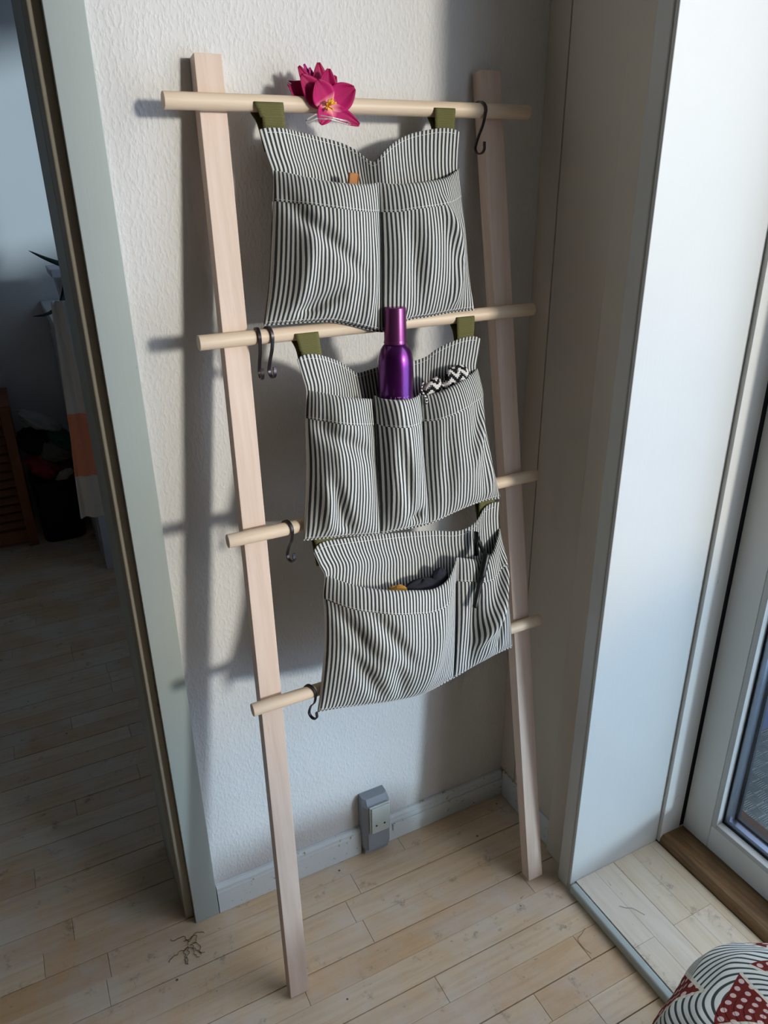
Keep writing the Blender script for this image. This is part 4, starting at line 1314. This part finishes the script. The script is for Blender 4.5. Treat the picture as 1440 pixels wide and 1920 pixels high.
def garment(name, label, loc, rad, rotz, col, sd):
    m_ = plain(name + '_fabric', col, 0.95, var=0.15, scale=40, bump=0.3)
    def f(u, v):
        a = 2 * math.pi * u; b_ = math.pi * (0.02 + 0.96 * v)
        p = Vector((math.sin(b_) * math.cos(a), math.sin(b_) * math.sin(a), math.cos(b_)))
        k = 1 + 0.28 * noise.noise(p * 2.2 + Vector((sd, sd * 2, 0))) + 0.10 * noise.noise(p * 6 + Vector((sd, 0, 3)))
        return (p.x * rad[0] * k, p.y * rad[1] * k, p.z * rad[2] * k)
    o = blob(name, f, 36, 24, m_)
    o.location = loc; o.rotation_euler = (0, rotz, 0)
    tag(o, label, 'clothing', 'laundry in the black basket')
garment('crumpled_shirt', 'red crumpled garment on the left of the laundry pile', (0.050, 3.83, 0.375), (0.085, 0.09, 0.055), 0.7, srgb(150, 44, 52), 1.3)
garment('crumpled_shirt', 'dark green crumpled garment on the right of the laundry pile', (0.150, 3.86, 0.49), (0.075, 0.09, 0.045), 0.6, srgb(38, 92, 66), 4.1)
garment('crumpled_shirt', 'pale grey crumpled garment on top of the laundry pile', (0.078, 3.87, 0.585), (0.105, 0.08, 0.035), 0.5, srgb(172, 172, 166), 6.7)
garment('crumpled_shirt', 'black crumpled garment under the pale grey one', (0.035, 3.85, 0.50), (0.075, 0.09, 0.065), 0.2, srgb(26, 26, 34), 8.2)
garment('crumpled_shirt', 'taupe crumpled garment in the middle of the laundry pile', (0.105, 3.84, 0.445), (0.085, 0.09, 0.060), 0.6, srgb(112, 104, 94), 2.9)
garment('crumpled_shirt', 'plum crumpled garment low on the right of the laundry pile', (0.150, 3.83, 0.335), (0.055, 0.08, 0.05), 0.3, srgb(92, 44, 62), 9.7)
garment('crumpled_shirt', 'small beige sock at the front of the laundry pile', (0.135, 3.755, 0.335), (0.045, 0.03, 0.022), -0.5, srgb(176, 164, 148), 5.5)

# ================================================================== woven pouf at the lower right
t = NT('woven_kilim')
uvn = t.n('ShaderNodeUVMap'); uvn.uv_map = 'UVMap'
su = t.n('ShaderNodeSeparateXYZ'); t.l(uvn.outputs[0], su.inputs[0])
U, V = su.outputs[0], su.outputs[1]
# curved dark ribs on off-white
rb = t.math('FRACT', t.math('ADD', t.math('MULTIPLY', V, 36.0), t.math('MULTIPLY', t.math('SINE', t.math('MULTIPLY', U, 6.2832 * 4)), 3.0)))
yarn = t.noise(t.coord('UV', (500, 900, 1)), 1.0, 2)
rib = t.maprange(t.math('ABSOLUTE', t.math('SUBTRACT', rb, 0.5)), 0.28, 0.38)
cream = t.mix(yarn, srgb(196, 196, 184), srgb(226, 226, 218))
c = t.mix(rib, cream, t.mix(yarn, srgb(48, 56, 52), srgb(76, 84, 78)))
# red-brown triangles with pale dots
tri_ = t.math('PINGPONG', t.math('MULTIPLY', U, 8.0), 0.5)
vv = t.math('FRACT', t.math('MULTIPLY', V, 3.0))
inside = t.math('MULTIPLY', t.math('LESS_THAN', t.math('MULTIPLY', vv, 0.55), t.math('SUBTRACT', tri_, 0.08)), t.math('LESS_THAN', vv, 0.78))
du = t.math('SUBTRACT', t.math('FRACT', t.math('MULTIPLY', U, 64.0)), 0.5)
dv = t.math('SUBTRACT', t.math('FRACT', t.math('MULTIPLY', V, 30.0)), 0.5)
dot = t.math('LESS_THAN', t.math('ADD', t.math('POWER', du, 2.0), t.math('POWER', dv, 2.0)), 0.075)
red = t.mix(dot, t.mix(yarn, srgb(92, 30, 26), srgb(124, 48, 40)), srgb(206, 178, 170))
c = t.mix(inside, c, red)
edge = t.math('MULTIPLY', t.math('LESS_THAN', t.math('ABSOLUTE', t.math('SUBTRACT', t.math('MULTIPLY', vv, 0.55), t.math('SUBTRACT', tri_, 0.08))), 0.025), t.math('LESS_THAN', vv, 0.80))
c = t.mix(edge, c, srgb(206, 200, 180))
hgt = t.math('ADD', t.math('SUBTRACT', 1.0, rib), t.math('MULTIPLY', yarn, 0.5))
M['kilim'] = t.fin(c, 0.92, t.bump(hgt, 0.55, 0.004), spec=0.1)
PC = Vector((0.985, 0.315, 0.026))
def pouf(u, v):
    a = 2 * math.pi * u
    # v: 0 floor .. 1 crown centre
    prof_ = [(0.22, 0.0), (0.265, 0.02), (0.285, 0.09), (0.285, 0.17), (0.265, 0.225), (0.22, 0.262), (0.15, 0.284), (0.08, 0.292), (0.01, 0.293)]
    x = v * (len(prof_) - 1); i = min(int(x), len(prof_) - 2); f = x - i
    r = prof_[i][0] + (prof_[i + 1][0] - prof_[i][0]) * f
    z = prof_[i][1] + (prof_[i + 1][1] - prof_[i][1]) * f
    k = 1 + 0.03 * math.cos(8 * a + 0.6) * math.sin(math.pi * v) + 0.03 * noise.noise(Vector((math.cos(a) * 1.5, math.sin(a) * 1.5, v * 2)))
    return (r * k * math.cos(a), r * k * math.sin(a), z)
vs_, fs, uv_ = [], [], []
NU, NV = 120, 64
for j in range(NV + 1):
    for i in range(NU + 1):
        vs_.append(pouf(i / NU, j / NV)); uv_.append((i / NU, j / NV))
for j in range(NV):
    for i in range(NU):
        a = j * (NU + 1) + i
        fs.append((a, a + 1, a + NU + 2, a + NU + 1))
o = mesh_obj('pouf', vs_, fs, 'kilim', None, smooth=True, uvs=uv_)
md = o.modifiers.new('soft', 'SUBSURF'); md.levels = 1; md.render_levels = 1
o.location = PC
tag(o, 'woven pouf with dark ribs and red-brown triangles in the lower right corner', 'pouf')

# ================================================================== hairs and dust on the floor
M['hair'] = plain('dark_hair', srgb(58, 44, 36), 0.6)
def curl(n, r, sd, stretch=1.0):
    q = random.Random(sd); P = []
    a = q.uniform(0, 6)
    x = y = 0.0
    for k in range(n):
        a += q.uniform(-1.1, 1.3)
        x += r * math.cos(a) * stretch; y += r * math.sin(a)
        P.append((x, y, 0.0012 + 0.0014 * abs(math.sin(k * 1.3))))
    return catmull(P, n * 4)
hc = empty('hair_clump', (0.108, 1.262, 0.0))
tag(hc, 'small tangled clump of dark hair on the floor beside the door casing', 'hair')
for k in range(9):
    tube('strand', [Vector(p) * 1.0 + Vector((0.006 * math.cos(k), 0.004 * math.sin(2 * k), 0)) for p in curl(10, 0.0052, 20 + k, 1.3)], 0.0006, 'hair', hc, 5)
o = tube('hair_strand', catmull([(0, 0, 0.001), (0.010, -0.012, 0.0016), (0.022, -0.018, 0.001), (0.036, -0.046, 0.001)], 20), 0.0004, 'hair', None, 5)
o.location = (1.052, 0.862, 0.0255); tag(o, 'single dark hair lying on the wooden step', 'hair')
o = tube('hair_strand', catmull([(0, 0, 0.001), (-0.018, -0.008, 0.0016), (-0.034, -0.014, 0.001), (-0.036, -0.040, 0.001), (-0.030, -0.056, 0.001)], 24), 0.0004, 'hair', None, 5)
o.location = (0.955, 0.868, 0.0004); tag(o, 'single dark hair lying on the floorboards beside the step', 'hair')
